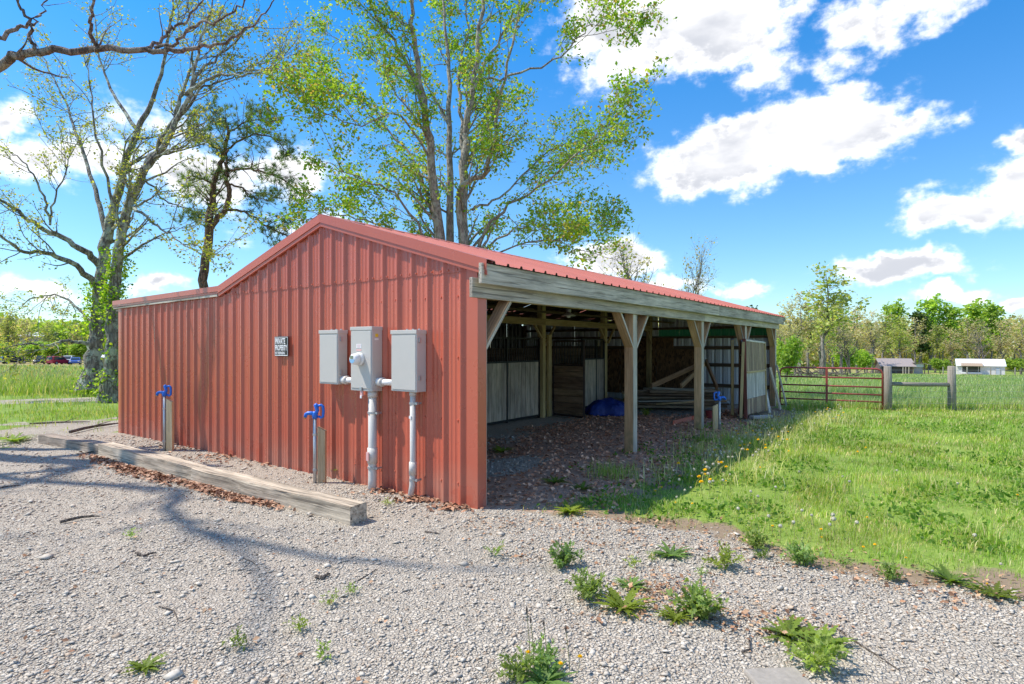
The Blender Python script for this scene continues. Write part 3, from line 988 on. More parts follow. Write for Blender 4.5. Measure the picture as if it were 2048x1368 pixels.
lettering('PRIVATE', 3.425, 1.625, .225, .078, M['white'], sg, -.0474)
lettering('PROPERTY', 3.427, 1.540, .27, .076, M['white'], sg, -.0474)
lettering('NO TRESPASSING', 3.425, 1.492, .22, .034, M['white'], sg, -.0474)

# ------------------------------------------------------------------ yard hydrants
def hydrant(p, label, sgn=-1, h=.92, post_side=1, post_top=.66):
    r = thing('yard_hydrant', label, 'hydrant', p, 'blue yard hydrants')
    X = Vector((sgn, 0, 0)); Zv = Vector((0, 0, 1)); p = Vector(p)
    zb = h - .165; X = X * .80; Zh = Zv * .84
    MB().tube([p + Zv * -.1, p + Zv * (zb + .02)], .021, 12).build('standpipe', M['galv'], r, 0, True)
    for z in (.14, zb - .20):
        MB().tube([p + Zv * z, p + Zv * (z + .025)], .026, 12).build('pipe_strap', M['galv'], r)
    hd = MB()
    hd.tube([p + Zv * zb, p + (Zv * zb + Zh * .05), p + (Zv * zb + Zh * .075), p + (Zv * zb + Zh * .095)], [.034, .034, .03, .024], 14)
    hd.tube([p + (Zv * zb + Zh * .03), p + X * -.035 + (Zv * zb + Zh * .11) * 1 + Vector((0, 0, 0)), p + X * -.012 + (Zv * zb + Zh * .185), p + X * -.0 + (Zv * zb + Zh * .20)], [.024, .022, .026, .018], 12)
    head = hd.build('head', M['hydrant_blue'], r, 0, True)
    MB().tube([p + X * .0 + (Zv * zb + Zh * .055), p + X * .06 + (Zv * zb + Zh * .072), p + X * .105 + (Zv * zb + Zh * .07), p + X * .13 + (Zv * zb + Zh * .055), p + X * .145 + (Zv * zb + Zh * .015)], [.026, .023, .022, .022, .019], 12).build('spout', M['hydrant_blue'], head, 0, True)
    MB().tube([p + X * .145 + (Zv * zb + Zh * .016), p + X * .151 + Zv * (zb - .002)], .014, 10).build('nozzle', M['brass'], head, 0, True)
    MB().tube([p + X * -.03 + (Zv * zb + Zh * .17), p + X * -.09 + (Zv * zb + Zh * .185), p + X * -.118 + (Zv * zb + Zh * .165), p + X * -.125 + (Zv * zb + Zh * .09), p + X * -.118 + (Zv * zb + Zh * .025), p + X * -.09 + (Zv * zb + Zh * .008), p + X * -.05 + (Zv * zb + Zh * .03)], [.016, .015, .017, .016, .016, .015, .014], 10).build('handle', M['hydrant_blue'], head, 0, True)
    MB().tube([p + X * -.03 + (Zv * zb + Zh * .06), p + X * -.03 + (Zv * zb + Zh * .17)], .008, 8).build('valve_rod', M['brass'], head, 0, True)
    # wooden backing post with a slanting top
    c = p + Vector((post_side * .078, .012, 0)); hw, hd_ = .046, .03
    q = []
    for (x, y) in ((-hw, -hd_), (hw, -hd_), (hw, hd_), (-hw, hd_)):
        q.append(c + Vector((x, y, -.1)))
    for (x, y) in ((-hw, -hd_), (hw, -hd_), (hw, hd_), (-hw, hd_)):
        q.append(c + Vector((x, y, post_top - (x + hw) * .55 * post_side)))
    g = [(a.z, a.x + 7 * p.x, a.y) for a in q]
    mb = MB(); mb.hexa(q, g); mb.build('backing_post', M['new_wood'], r, .004)
    return r
hydrant(ground_at(630, 966), 'blue yard hydrant on wooden stake in front of the electrical boxes', -1, .92, 1, .66)
hydrant(ground_at(329, 902), 'blue yard hydrant on wooden stake near the far left end of the red wall', -1, 1.0, 1, .80)
hydrant(Vector((3.90, 11.0, 0)), 'blue yard hydrant beside the third front post of the barn', 1, .74, -1, .46)

# ------------------------------------------------------------------ landscape timbers
def timber(a, b, label, w=.19, h=.175):
    a = Vector(a); b = Vector(b)
    n = 14; d = (b - a); L = d.length; d /= L
    sd = Vector((d.y, -d.x, 0)); mb = MB()
    V = []; G = []
    ro = random.random() * 50
    ring = [(-.5, -.04), (-.46, 0), (.46, 0), (.5, -.04), (.5, -.96), (-.5, -1)]
    for i in range(n + 1):
        t = i / n
        for k, (x, z) in enumerate(ring):
            jx = (vnoise(t * 9 + ro, k * 3.1) - .5) * .018; jz = (vnoise(t * 7 + ro, k * 5.7 + 9) - .5) * .022
            p = a + d * (t * L) + sd * (x * w + float(jx)) + Vector((0, 0, h + z * h - .03 * 0 + float(jz) * (1 if z > -.5 else 0)))
            V.append(p + Vector((0, 0, -.012))); G.append((t * L + ro, x * w + ro, z * h))
    m = len(ring); F = []
    for i in range(n):
        for k in range(m):
            F.append((i * m + k, (i + 1) * m + k, (i + 1) * m + (k + 1) % m, i * m + (k + 1) % m))
    mb.v = [tuple(x) for x in V]; mb.g = G; mb.f = F + [tuple(range(m))[::-1], tuple(n * m + k for k in range(m))]
    mb.f = [f[::-1] for f in mb.f]
    o = mb.build('landscape_timber', M['timber'])
    return tag(o, label, 'timber', 'timbers edging the gravel')
P_ = [ground_at(717, 1046), ground_at(397, 962), ground_at(212, 908), ground_at(92, 885)]
dv_ = (P_[1] - P_[0]).normalized()
timber(P_[0], P_[1] - dv_ * .012, 'weathered timber lying nearest the camera, its cut end showing')
timber(P_[1] + Vector((0, .03, 0)), P_[2], 'middle weathered timber with dead leaves heaped along it')
timber(P_[2] + Vector((-.02, .04, 0)), P_[3], 'farthest weathered timber ending by the grassy patch at left', .2, .15)
M['block_wood'] = plain('dull grey end grain', (.30, .27, .235), .95, 0, .35, 30, .8)
st = ground_at(1552, 1352)
MB().box(st + Vector((0, -.10, -.008)), (.27, .30, .05), R(4)).build('wood_block', M['block_wood'], None, .012)
tag(bpy.data.objects['wood_block'], 'cracked grey wood block sunk in gravel at the bottom edge', 'wood block')

# ------------------------------------------------------------------ inside the barn
def board(a, b, w, h, mat, label, grp='scrap lumber in the barn', name='loose_board', up=(0, 0, 1), cat='board'):
    o = MB().beam(a, b, w, h, up).build(name, mat, None, .003)
    return tag(o, label, cat, grp)
# pile of old boards
pc = B(10.3, 1.9, 0)
k = 0
for lay in range(6):
    for j in range(4):
        ang = R(-6 + random.uniform(-9, 9))
        d = Vector((math.cos(ang), math.sin(ang), 0)); s = Vector((-d.y, d.x, 0))
        L = random.uniform(1.5, 2.5)
        c = pc + d * random.uniform(-.35, .35) + s * ((j - 1.5) * .27 + random.uniform(-.04, .04)) + Vector((0, 0, .06 + lay * .078))
        hh = random.choice([.035, .06])
        board(c - d * L / 2 + Vector((0, 0, random.uniform(-.004, .004))), c + d * L / 2 + Vector((0, 0, random.uniform(-.004, .03))), random.uniform(.12, .2), hh, random.choice([M['scrap_wood'], M['door_wood'], M['grey_wood'], M['scrap_wood']]),
              ['old board at the bottom of the lumber pile', 'old board in the second layer of the lumber pile', 'old board in the third layer of the lumber pile', 'old board in the fourth layer of the lumber pile', 'old board in the layer under the top of the lumber pile', 'old board on top of the lumber pile'][lay], 'boards of the lumber pile')
L1 = [((1303, 772, 15.4), (1403, 727, 16.3), 'long rafter leaning left in the barn, the flatter of two'), ((1362, 772, 15.0), (1408, 728, 16.2), 'long rafter leaning in the barn, the steeper of two'),
      ((1434, 776, 14.6), (1412, 722, 16.1), 'wide board leaning right behind the third post')]
for (a, b, lb) in L1:
    board(at(*a), at(*b), .05, .13, M['post_wood'], lb, 'leaning boards in the barn', 'leaning_board')
board(at(1305, 776, 14.9), at(1442, 783, 14.3), .06, .05, M['grey_wood'], 'long grey pole lying across the top of the lumber pile', name='loose_pole')
board(at(1312, 808, 14.2), at(1398, 803, 14.0), .05, .04, M['post_wood'], 'brown pole lying along the foot of the lumber pile', name='loose_pole')
# red strip on the ground
board(ground_at(1346, 851) + Vector((0, 0, .05)), ground_at(1402, 838) + Vector((0, 0, .07)), .02, .09, M['red_trim'], 'faded red metal trim lying on the dead leaves', name='trim_strip', cat='trim', grp='loose trim')
bk = thing('bucket', 'dark red bucket half hidden behind the third post', 'bucket', ground_at(1421, 838))
q_ = ORG[bk.name]
MB().tube([q_, q_ + Vector((0, 0, .18)), q_ + Vector((0, 0, .19))], [.09, .115, .12], 16, True).build('body', plain('dull red plastic', (.22, .03, .035), .5), bk, 0, False)
MB().tube([q_ + Vector((-.118, 0, .18)), q_ + Vector((-.06, .04, .24)), q_ + Vector((.06, .04, .24)), q_ + Vector((.118, 0, .18))], .004, 6).build('handle', M['wire'], bk)
# tarp
tp = B(7.95, 2.62, 0)
n_ = 46; gx_, gy_ = np.meshgrid(np.linspace(-1, 1, n_), np.linspace(-1, 1, n_))
rr = np.sqrt(gx_ ** 2 + gy_ ** 2)
ang = np.arctan2(gy_, gx_)
prof = np.clip(1 - (rr / (0.86 + .10 * np.sin(ang * 5 + 1))) ** 2.4, 0, 1)
hgt = .33 * prof ** .7 * (.75 + .5 * fbm(gx_ * 3 + 5, gy_ * 3, 1)) + (np.abs(fbm(gx_ * 5, gy_ * 5, 1.2) - .5) * .16) * (prof > .02) + .012
V = np.stack([tp.x + gx_ * .62 * (1 + .05 * np.sin(ang * 7)), tp.y + gy_ * .46, hgt], -1).reshape(-1, 3)
ii_ = (np.arange(n_ - 1)[:, None] * n_ + np.arange(n_ - 1)[None]).ravel()
F = np.stack([ii_, ii_ + 1, ii_ + n_ + 1, ii_ + n_], 1)
rv = rr.ravel()
F = F[(rv[F].max(1) < 1.0)]
idx, inv = np.unique(F, return_inverse=True)
o = np_obj('tarp', V[idx], inv.reshape(F.shape), M['tarp'], smooth=True)
tag(o, 'crumpled blue tarp bundled on the gravel floor beside the stall door', 'tarp')
# dismantled stall panels leaning by the fourth post
def lean_panel(label, pa, pb, ht, lean, mats, split=.58, wid=.13, frame=M['redbrown_wood']):
    pa = Vector(pa); pb = Vector(pb)
    d = pb - pa; L = d.length; d /= L
    nrm = Vector((-d.y, d.x, 0)) ; up = (Vector((0, 0, 1)) + nrm * lean).normalized()
    r = thing('stall_panel', label, 'stall panel', (pa + pb) / 2, 'dismantled stall panels by the fourth post')
    def P(s, z, o=0): return pa + d * s + up * z + nrm * o
    MB().beam(P(0, 0), P(0, ht), .07, .05, d).build('frame_post', frame, r, .004)
    MB().beam(P(L, .03), P(L, ht - .06), .06, .05, d).build('frame_post', M['beam_wood'], r, .004)
    MB().beam(P(.04, ht * split, -.028), P(L - .03, ht * split, -.028), .02, .045, up).build('rail', M['beam_wood'], r, .003)
    MB().beam(P(.02, ht - .03), P(L, ht - .08), .05, .04, up).build('rail', M['white_wood'], r, .003)
    s = .045
    while s < L - .05:
        w = min(random.uniform(.8, 1.2) * wid, L - .035 - s)
        MB().beam(P(s + w / 2, .05 + random.uniform(0, .04)), P(s + w / 2, ht * .24), w - .012, .018, nrm).build('board', mats[2], r)
        MB().beam(P(s + w / 2, ht * .245), P(s + w / 2, ht * split - .02), w - .008, .02, nrm).build('board', mats[1], r)
        MB().beam(P(s + w / 2, ht * split + .02), P(s + w / 2, ht - .06), w - .014, .018, nrm).build('board', mats[0], r)
        s += w
    return r
lean_panel('tall panel of brown slats over whitewashed boards leaning on the front posts', B(8.92, -.22), B(10.55, -.26), 1.76, .02, (M['scrap_wood'], M['white_wood'], M['scrap_wood']))
lean_panel('whitewashed board panel with red brown edge, turned edge-on to the front', B(9.55, .08), B(8.86, -.13), 1.75, .03, (M['white_wood'], M['white_wood'], M['scrap_wood']), .8)
lean_panel('dark panel with red edge standing deepest behind the whitewashed one', B(10.2, .42), B(9.30, .17), 1.80, .0, (M['rafter_wood'], M['rafter_wood'], M['rafter_wood']), .5)
board(B(10.80, -.30, -.03), B(10.74, -.1, 1.12), .15, .03, M['white_wood'], 'whitewashed board leaning right of the slatted panel', 'boards leaning by the last post', 'leaning_board', up=(VD.x, VD.y, 0))
board(B(11.75, -.34, -.03), B(11.70, -.1, 1.05), .17, .03, M['stall_wood'], 'pale board leaning between the slatted panel and the last post', 'boards leaning by the last post', 'leaning_board', up=(VD.x, VD.y, 0))
board(B(12.70, -.30, -.03), B(12.75, -.04, 1.08), .10, .03, M['grey_wood'], 'grey board leaning against the last post', 'boards leaning by the last post', 'leaning_board', up=(VD.x, VD.y, 0))
tag(MB().box(B(9.3, -.45, .03), (.55, .14, .06), R(20)).build('concrete_block', plain('pale concrete', (.42, .40, .37), .9, 0, .2, 22, .4), None, .01), 'pale concrete slab on the ground before the slatted panel', 'concrete slab')
# ceiling light
lp = B(4.93, 1.9, 2.28)
cl = thing('ceiling_lamp', 'round barn lamp hanging unlit under the rafters', 'lamp', lp + Vector((0, 0, -.16)))
MB().tube([lp, lp + Vector((0, 0, -.05))], .05, 14).build('mount', M['galv'], cl)
MB().tube([lp + Vector((0, 0, -.05)), lp + Vector((0, 0, -.08)), lp + Vector((0, 0, -.11)), lp + Vector((0, 0, -.125))], [.04, .06, .13, .135], 18).build('shade', M['grey_box'], cl, 0, True)
MB().tube([lp + Vector((0, 0, -.11)), lp + Vector((0, 0, -.15)), lp + Vector((0, 0, -.16))], [.04, .035, .01], 10).build('bulb', M['white'], cl, 0, True)
# ------------------------------------------------------------------ trees
def unit(v):
    return v / (np.linalg.norm(v) + 1e-9)
def tubes(paths):
    VV = []; FF = []; base = 0
    for (Pn, Rn, n) in paths:
        m = len(Pn)
        T = np.gradient(Pn, axis=0)
        T /= np.linalg.norm(T, axis=1)[:, None] + 1e-9
        ref = np.array([0, 0, 1.0]) if abs(T[0, 2]) < .8 else np.array([1.0, 0, 0])
        A = np.cross(T, ref); A /= np.linalg.norm(A, axis=1)[:, None] + 1e-9
        Bn = np.cross(A, T)
        th = np.arange(n) * 2 * np.pi / n
        ring = Pn[:, None] + Rn[:, None, None] * (np.cos(th)[None, :, None] * A[:, None] + np.sin(th)[None, :, None] * Bn[:, None])
        VV.append(ring.reshape(-1, 3))
        i = np.arange(m - 1)[:, None] * n; k = np.arange(n)[None]; k2 = (k + 1) % n
        FF.append(np.stack([base + i + k, base + i + k2, base + i + n + k2, base + i + n + k], -1).reshape(-1, 4))
        base += m * n
    return np.concatenate(VV), np.concatenate(FF)
def smooth_path(pts, radii, per=5, wob=.0):
    pts = np.array(pts, float); radii = np.array(radii, float)
    t = np.arange(len(pts)); tt = np.linspace(0, len(pts) - 1, (len(pts) - 1) * per + 1)
    # catmull-rom
    P = np.vstack([2 * pts[0] - pts[1], pts, 2 * pts[-1] - pts[-2]])
    out = []
    for x in tt:
        i = min(int(x), len(pts) - 2); f = x - i
        p0, p1, p2, p3 = P[i], P[i + 1], P[i + 2], P[i + 3]
        out.append(.5 * (2 * p1 + (p2 - p0) * f + (2 * p0 - 5 * p1 + 4 * p2 - p3) * f * f + (3 * p1 - p0 - 3 * p2 + p3) * f ** 3))
    out = np.array(out)
    if wob:
        out[1:-1] += rng.normal(0, wob, (len(out) - 2, 3))
    return out, np.interp(tt, t, radii)
def spawn(parents, per_m, t0, t1, length, ang, up=.15, rr=.55, seg=6, wob=.12, outward=None, rmin=.004, sides=5, maxn=None, droop=0.0):
    kids = []
    for (Pn, Rn, _) in parents:
        sl = np.linalg.norm(np.diff(Pn, axis=0), axis=1); cum = np.concatenate([[0], np.cumsum(sl)]); L = cum[-1]
        n = rng.poisson(per_m * L * (t1 - t0))
        if maxn: n = min(n, maxn)
        for _i in range(n):
            t = rng.uniform(t0, t1) * L
            j = min(np.searchsorted(cum, t), len(Pn) - 1); j = max(j, 1)
            f = (t - cum[j - 1]) / (sl[j - 1] + 1e-9)
            o = Pn[j - 1] * (1 - f) + Pn[j] * f
            d0 = unit(Pn[j] - Pn[j - 1])
            r0 = np.interp(t, cum, Rn)
            a = rng.normal(size=3); a = unit(a - d0 * a.dot(d0))
            if outward is not None:
                w = o - outward; w[2] *= .25
                w = w - d0 * w.dot(d0)
                if np.linalg.norm(w) > .05: a = unit(a + 1.1 * unit(w))
            th = ang * rng.uniform(.7, 1.3)
            d = unit(d0 * math.cos(th) + a * math.sin(th))
            l = length * rng.uniform(.55, 1.25) * (1.15 - .55 * t / L)
            pts = [o]; cur = o; step = l / seg
            for s in range(seg):
                d = unit(d + rng.normal(0, wob, 3) + np.array([0, 0, up - droop * s / seg]) * .35)
                cur = cur + d * step; pts.append(cur)
            r = max(rmin, min(r0 * rr, r0 * .9))
            kids.append((np.array(pts), np.linspace(r, max(rmin * .6, r * .22), seg + 1), sides))
    return kids
def twig_points(paths, per, t0=.25, spread=.1):
    out = []
    for (Pn, Rn, _) in paths:
        n = rng.poisson(per)
        if n == 0: continue
        t = rng.uniform(t0, 1.03, n) * (len(Pn) - 1)
        i = np.clip(t.astype(int), 0, len(Pn) - 2); f = (t - i)[:, None]
        out.append(Pn[i] * (1 - f) + Pn[i + 1] * f + rng.normal(0, spread, (n, 3)))
    return np.concatenate(out) if out else np.zeros((0, 3))
def leaves(P, size, cols, jit=.25, aspect=.62, droop=.3):
    n = len(P)
    s = size * rng.uniform(.55, 1.35, n)[:, None]
    d = rng.normal(size=(n, 3)); d[:, 2] = d[:, 2] * .7 - droop; d /= np.linalg.norm(d, axis=1)[:, None]
    a = rng.normal(size=(n, 3)); a -= d * (a * d).sum(1)[:, None]; a /= np.linalg.norm(a, axis=1)[:, None]
    nn = np.cross(d, a)
    v0 = P; v1 = P + d * s * .45 + a * s * aspect * .5 + nn * s * .12; v2 = P + d * s; v3 = P + d * s * .45 - a * s * aspect * .5 + nn * s * .12
    V = np.stack([v0, v1, v2, v3], 1).reshape(-1, 3)
    k = np.arange(n)[:, None] * 4
    F = np.concatenate([k + np.array([[0, 1, 2]]), k + np.array([[0, 2, 3]])])
    cols = np.array(cols)
    c = cols[rng.integers(0, len(cols), n)] * rng.uniform(1 - jit, 1 + jit, (n, 1))
    return V, F, np.repeat(c, 4, 0)
def up_px(lst, Y, dy=None):
    return [np.array(at(px, py, Y + (dy[i] if dy else 0))) for i, (px, py) in enumerate(lst)]

GREENS = [(.21, .35, .03), (.17, .31, .025), (.27, .39, .05), (.12, .24, .02), (.31, .40, .06), (.19, .33, .03), (.33, .40, .06), (.36, .26, .10)]

# --- the multi-stemmed maple behind the barn
def maple():
    Y = 22.0
    r = thing('maple_tree', 'tall many-stemmed maple in fresh green leaf rising behind the barn', 'tree', spot(908, Y))
    g = np.array(ORG[r.name])
    def S_(lst, rad, dep=None):
        p, q = smooth_path(up_px(lst, Y, dep), rad, 4, .05)
        q = q * np.linspace(.70, .46, len(q)) * (.75 if rad[0] < .18 else 1)
        return (p, q, 9)
    stems = [
        S_([(893, 800), (879, 479), (863, 327), (853, 229), (830, 98), (822, 0), (812, -120)], [.40, .30, .25, .21, .17, .12, .04], [0, 0, -.4, -.8, -1.2, -1.6, -2]),
        S_([(853, 229), (812, 120), (760, 40), (720, -60), (690, -130)], [.15, .13, .10, .07, .03], [-.8, -.8, -1, -1.2, -1.5]),
        S_([(905, 800), (904, 483), (900, 254), (900, 143), (888, 20), (880, -110)], [.30, .24, .17, .14, .10, .03], [.3, .5, .9, 1.2, 1.5, 2]),
        S_([(925, 800), (926, 483), (928, 327), (935, 245), (949, 155), (963, 25), (985, -130)], [.40, .30, .26, .22, .18, .13, .04], [0, 0, .1, 0, -.2, -.4, -.6]),
        S_([(928, 327), (920, 240), (918, 150), (935, 60), (930, -70)], [.17, .15, .12, .09, .03], [.1, .8, 1.2, 1.7, 2.2]),
        S_([(930, 520), (920, 385), (973, 340), (992, 262), (1003, 190), (1030, 60), (1050, -60)], [.2, .16, .14, .12, .10, .07, .03], [-.2, -.5, -1, -1.4, -1.8, -2, -2.4]),
        S_([(945, 180), (970, 123), (1015, 53), (1068, 0), (1120, -80)], [.15, .12, .10, .08, .03], [-.2, 0, .3, .7, 1]),
        S_([(880, 470), (822, 319), (781, 266), (700, 190), (640, 160), (600, 150)], [.12, .10, .08, .05, .03, .015], [0, .5, .9, 1.3, 1.6, 2]),
        S_([(880, 520), (847, 470), (789, 389), (730, 360), (660, 330), (600, 300)], [.13, .11, .08, .05, .03, .015], [0, -.5, -1.2, -2, -2.6, -3]),
        S_([(870, 540), (800, 470), (730, 440), (660, 430), (610, 440)], [.10, .08, .05, .03, .012], [0, -.6, -1.4, -2.2, -3]),
        S_([(945, 540), (965, 470), (1005, 425), (1060, 385), (1130, 330), (1175, 285), (1215, 250), (1235, 230)], [.15, .13, .11, .09, .07, .05, .03, .012], [0, -.4, -.8, -1.2, -1.7, -2.2, -2.6, -3]),
        S_([(950, 520), (1010, 470), (1080, 450), (1150, 445), (1200, 450), (1235, 445)], [.10, .08, .06, .045, .03, .012], [0, .4, .8, 1.2, 1.4, 1.8]),
        S_([(945, 420), (1000, 395), (1080, 320), (1140, 285), (1190, 300), (1230, 320)], [.10, .08, .06, .05, .03, .012], [0, .6, 1.4, 2.2, 2.8, 3]),
        S_([(960, 160), (1040, 150), (1120, 110), (1165, 65), (1205, 45), (1235, 35)], [.09, .08, .06, .045, .03, .012], [0, -.6, -1.2, -1.8, -2.2, -2.8]),
        S_([(955, 530), (1030, 490), (1100, 480), (1150, 500), (1180, 520)], [.08, .06, .045, .03, .012], [0, -1, -2, -3, -3.4]),
        S_([(900, 254), (850, 170), (780, 140), (700, 90), (640, 60)], [.10, .08, .06, .04, .015], [.8, 1.6, 2.4, 3, 3.6]),
        S_([(863, 327), (800, 230), (720, 250), (650, 230), (590, 240)], [.09, .07, .05, .03, .012], [-.4, -1.4, -2.4, -3.2, -3.6]),
    ]
    cen = np.array([at(915, 330, Y)[0], Y, 4.0])
    l2 = spawn(stems, 2.0, .26, .98, 2.9, .75, .16, .34, 7, .14, cen, .012, 5, droop=.12)
    l3 = spawn(l2, 4.2, .2, 1, 1.1, .7, .1, .5, 5, .2, None, .006, 4)
    l3 += spawn(stems[7:], 3.2, .3, 1, 1.1, .7, .1, .4, 5, .2, None, .006, 4)
    V, F = tubes(stems + l2)
    np_obj('trunk', V, F, M['bark_maple'], r, smooth=True, org=g)
    V, F = tubes(l3)
    np_obj('twigs', V, F, M['bark_maple'], r, smooth=True, org=g)['kind'] = 'stuff'
    P = np.concatenate([twig_points(l3, 12.5, .25, .13), twig_points(l2, 5, .5, .14)])
    keep = rng.random(len(P)) < .30 + .95 * fbm(P[:, 0] * .8 + P[:, 1] * .3, P[:, 2] * .8, 1, 3)
    V, F, c = leaves(np.repeat(P[keep], 3, 0) + rng.normal(0, .055, (3 * keep.sum(), 3)), .125, GREENS)
    np_obj('crown', V, F, M['leaf'], r, col=c, org=g)
maple()

# --- the pair of lichened trees at the left, ivy up their trunks
IVY = [(.26, .40, .025), (.36, .48, .04), (.17, .32, .02), (.42, .50, .06), (.08, .18, .012)]
BUDS = [(.34, .35, .06), (.27, .32, .05), (.38, .31, .10), (.23, .30, .045), (.42, .40, .10)]
def old_tree(name, label, base, stems_px, Y, per, ivy, dens, leaf=.085):
    r = thing(name, label, 'tree', base)
    g = np.array(ORG[r.name])
    stems = []
    for lst, rad, dep in stems_px:
        p, q = smooth_path(up_px(lst, Y, dep), rad, 5, .03)
        stems.append((p, q * np.linspace(.84, .46, len(q)), 10))
    # buttress at the foot
    p0, q0, _ = stems[0]
    q0[:4] *= np.array([1.45, 1.22, 1.1, 1.04])
    cen = p0[0] + np.array([0, 0, 4.0])
    l2 = spawn(stems, per * 2.2, .30, .98, 2.2, .8, .18, .36, 7, .16, cen, .012, 5)
    l3 = spawn(l2, 3.6, .15, 1, .9, .75, .12, .5, 5, .22, None, .006, 4)
    l3 += spawn(stems[1:], 3.0, .35, 1, .9, .8, .12, .3, 5, .2, None, .006, 4)
    V, F = tubes(stems + l2)
    np_obj('trunk', V, F, M['bark_left'], r, smooth=True, org=g)
    V, F = tubes(l3)
    np_obj('twigs', V, F, M['bark_left'], r, smooth=True, org=g)['kind'] = 'stuff'
    P = np.concatenate([twig_points(l3, dens, .3, .07), twig_points(l2, dens * .5, .5, .1)])
    V, F, c = leaves(P, leaf, BUDS)
    np_obj('crown', V, F, M['leaf'], r, col=c, org=g)
    pts = []
    for (a, b, n, spread) in ivy:
        n = int(n * 1.5); ta = rng.uniform(a, b, n)
        zz = p0[:, 2]
        x = np.interp(ta, zz, p0[:, 0]); y = np.interp(ta, zz, p0[:, 1]); rad = np.interp(ta, zz, q0)
        th = rng.uniform(0, 2 * np.pi, n)
        e = rad + np.abs(rng.normal(0, spread, n))
        k = vnoise(th * 2.2 + 3, ta * 2.5) > .38
        pts.append(np.stack([x + np.cos(th) * e, y + np.sin(th) * e, ta], 1)[k])
    if pts:
        V, F, c = leaves(np.concatenate(pts), .085, IVY, .35, .8, .5)
        np_obj('ivy', V, F, M['leaf'], r, col=c, org=g)
Yb = 18.0
old_tree('lichened_tree', 'lichen covered tree closest to the left end of the barn, forking high', spot(218, Yb),
         [([(216, 806), (222, 700), (228, 590), (242, 480), (262, 400), (300, 330), (345, 260), (380, 190), (395, 110), (420, 20), (440, -70)], [.28, .235, .22, .20, .18, .16, .14, .11, .08, .05, .02], None),
          ([(262, 400), (285, 350), (318, 290), (350, 235), (372, 165), (384, 110), (360, 60), (350, -20)], [.15, .13, .11, .10, .08, .06, .04, .02], [0, .2, .4, .6, .6, .8, 1, 1.2]),
          ([(372, 190), (420, 155), (480, 150), (540, 142), (580, 140)], [.08, .06, .045, .03, .012], [0, -.3, -.6, -1, -1.4]),
          ([(345, 260), (400, 180), (450, 160), (510, 130), (560, 115)], [.07, .05, .04, .025, .01], [0, .4, .8, 1, 1.2]),
          ([(380, 190), (395, 150), (440, 110), (490, 60), (520, 10)], [.07, .06, .05, .03, .012], None),
          ([(262, 410), (300, 440), (340, 470), (390, 500), (430, 530)], [.06, .05, .035, .025, .01], [0, -.6, -1.2, -1.8, -2.2]),
          ([(250, 470), (215, 380), (190, 250), (178, 160), (165, 90)], [.07, .06, .045, .03, .012], [0, -.4, -.8, -1, -1.2])], Yb, 1.15,
         [(-.1, .9, 220, .12), (2.4, 4.6, 1100, .16), (1.2, 2.4, 160, .06)], 14.0)
Ya = 21.5
old_tree('ivy_tree', 'thick old tree with ivy up its trunk and long low left limbs', spot(182, Ya),
         [([(180, 778), (188, 700), (196, 640), (205, 540), (214, 470), (230, 400), (250, 330), (275, 260), (305, 200), (330, 110), (345, 20), (350, -80)], [.40, .33, .31, .29, .26, .23, .20, .17, .14, .10, .07, .03], None),
          ([(206, 540), (170, 500), (110, 470), (60, 440), (0, 400), (-70, 380)], [.17, .14, .12, .10, .08, .05], [0, -.5, -1, -1.5, -2, -2.5]),
          ([(200, 575), (150, 530), (90, 505), (40, 500), (0, 470), (-60, 460)], [.15, .12, .10, .08, .06, .03], [0, -.8, -1.6, -2.4, -3, -3.6]),
          ([(190, 690), (160, 685), (130, 682), (95, 690), (40, 687), (0, 700)], [.09, .08, .07, .06, .045, .025], [0, -.6, -1.2, -1.8, -2.4, -3]),
          ([(214, 470), (190, 380), (165, 300), (135, 220), (100, 140), (60, 60)], [.12, .10, .08, .065, .045, .02], [0, .6, 1.2, 1.8, 2.2, 2.6]),
          ([(100, 440), (85, 390), (60, 340), (20, 300), (0, 280)], [.06, .05, .04, .025, .012], [-1, -1.2, -1.4, -1.6, -1.8]),
          ([(100, 450), (110, 390), (140, 320), (130, 260)], [.05, .04, .03, .012], [-1, -1, -1, -1]),
          ([(250, 330), (290, 360), (330, 400), (380, 420), (420, 460)], [.07, .055, .04, .025, .01], [0, .6, 1, 1.4, 1.8]),
          ([(188, 650), (150, 610), (110, 590), (60, 600), (20, 630)], [.07, .06, .045, .03, .012], [0, .4, .8, 1.2, 1.6]),
          ([(275, 260), (230, 190), (200, 120), (190, 40), (180, -40)], [.09, .07, .05, .035, .015], [0, .4, .8, 1.2, 1.4])], Ya, 1.0,
         [(-.2, .8, 220, .12), (1.9, 3.9, 1300, .2)], 13.0)

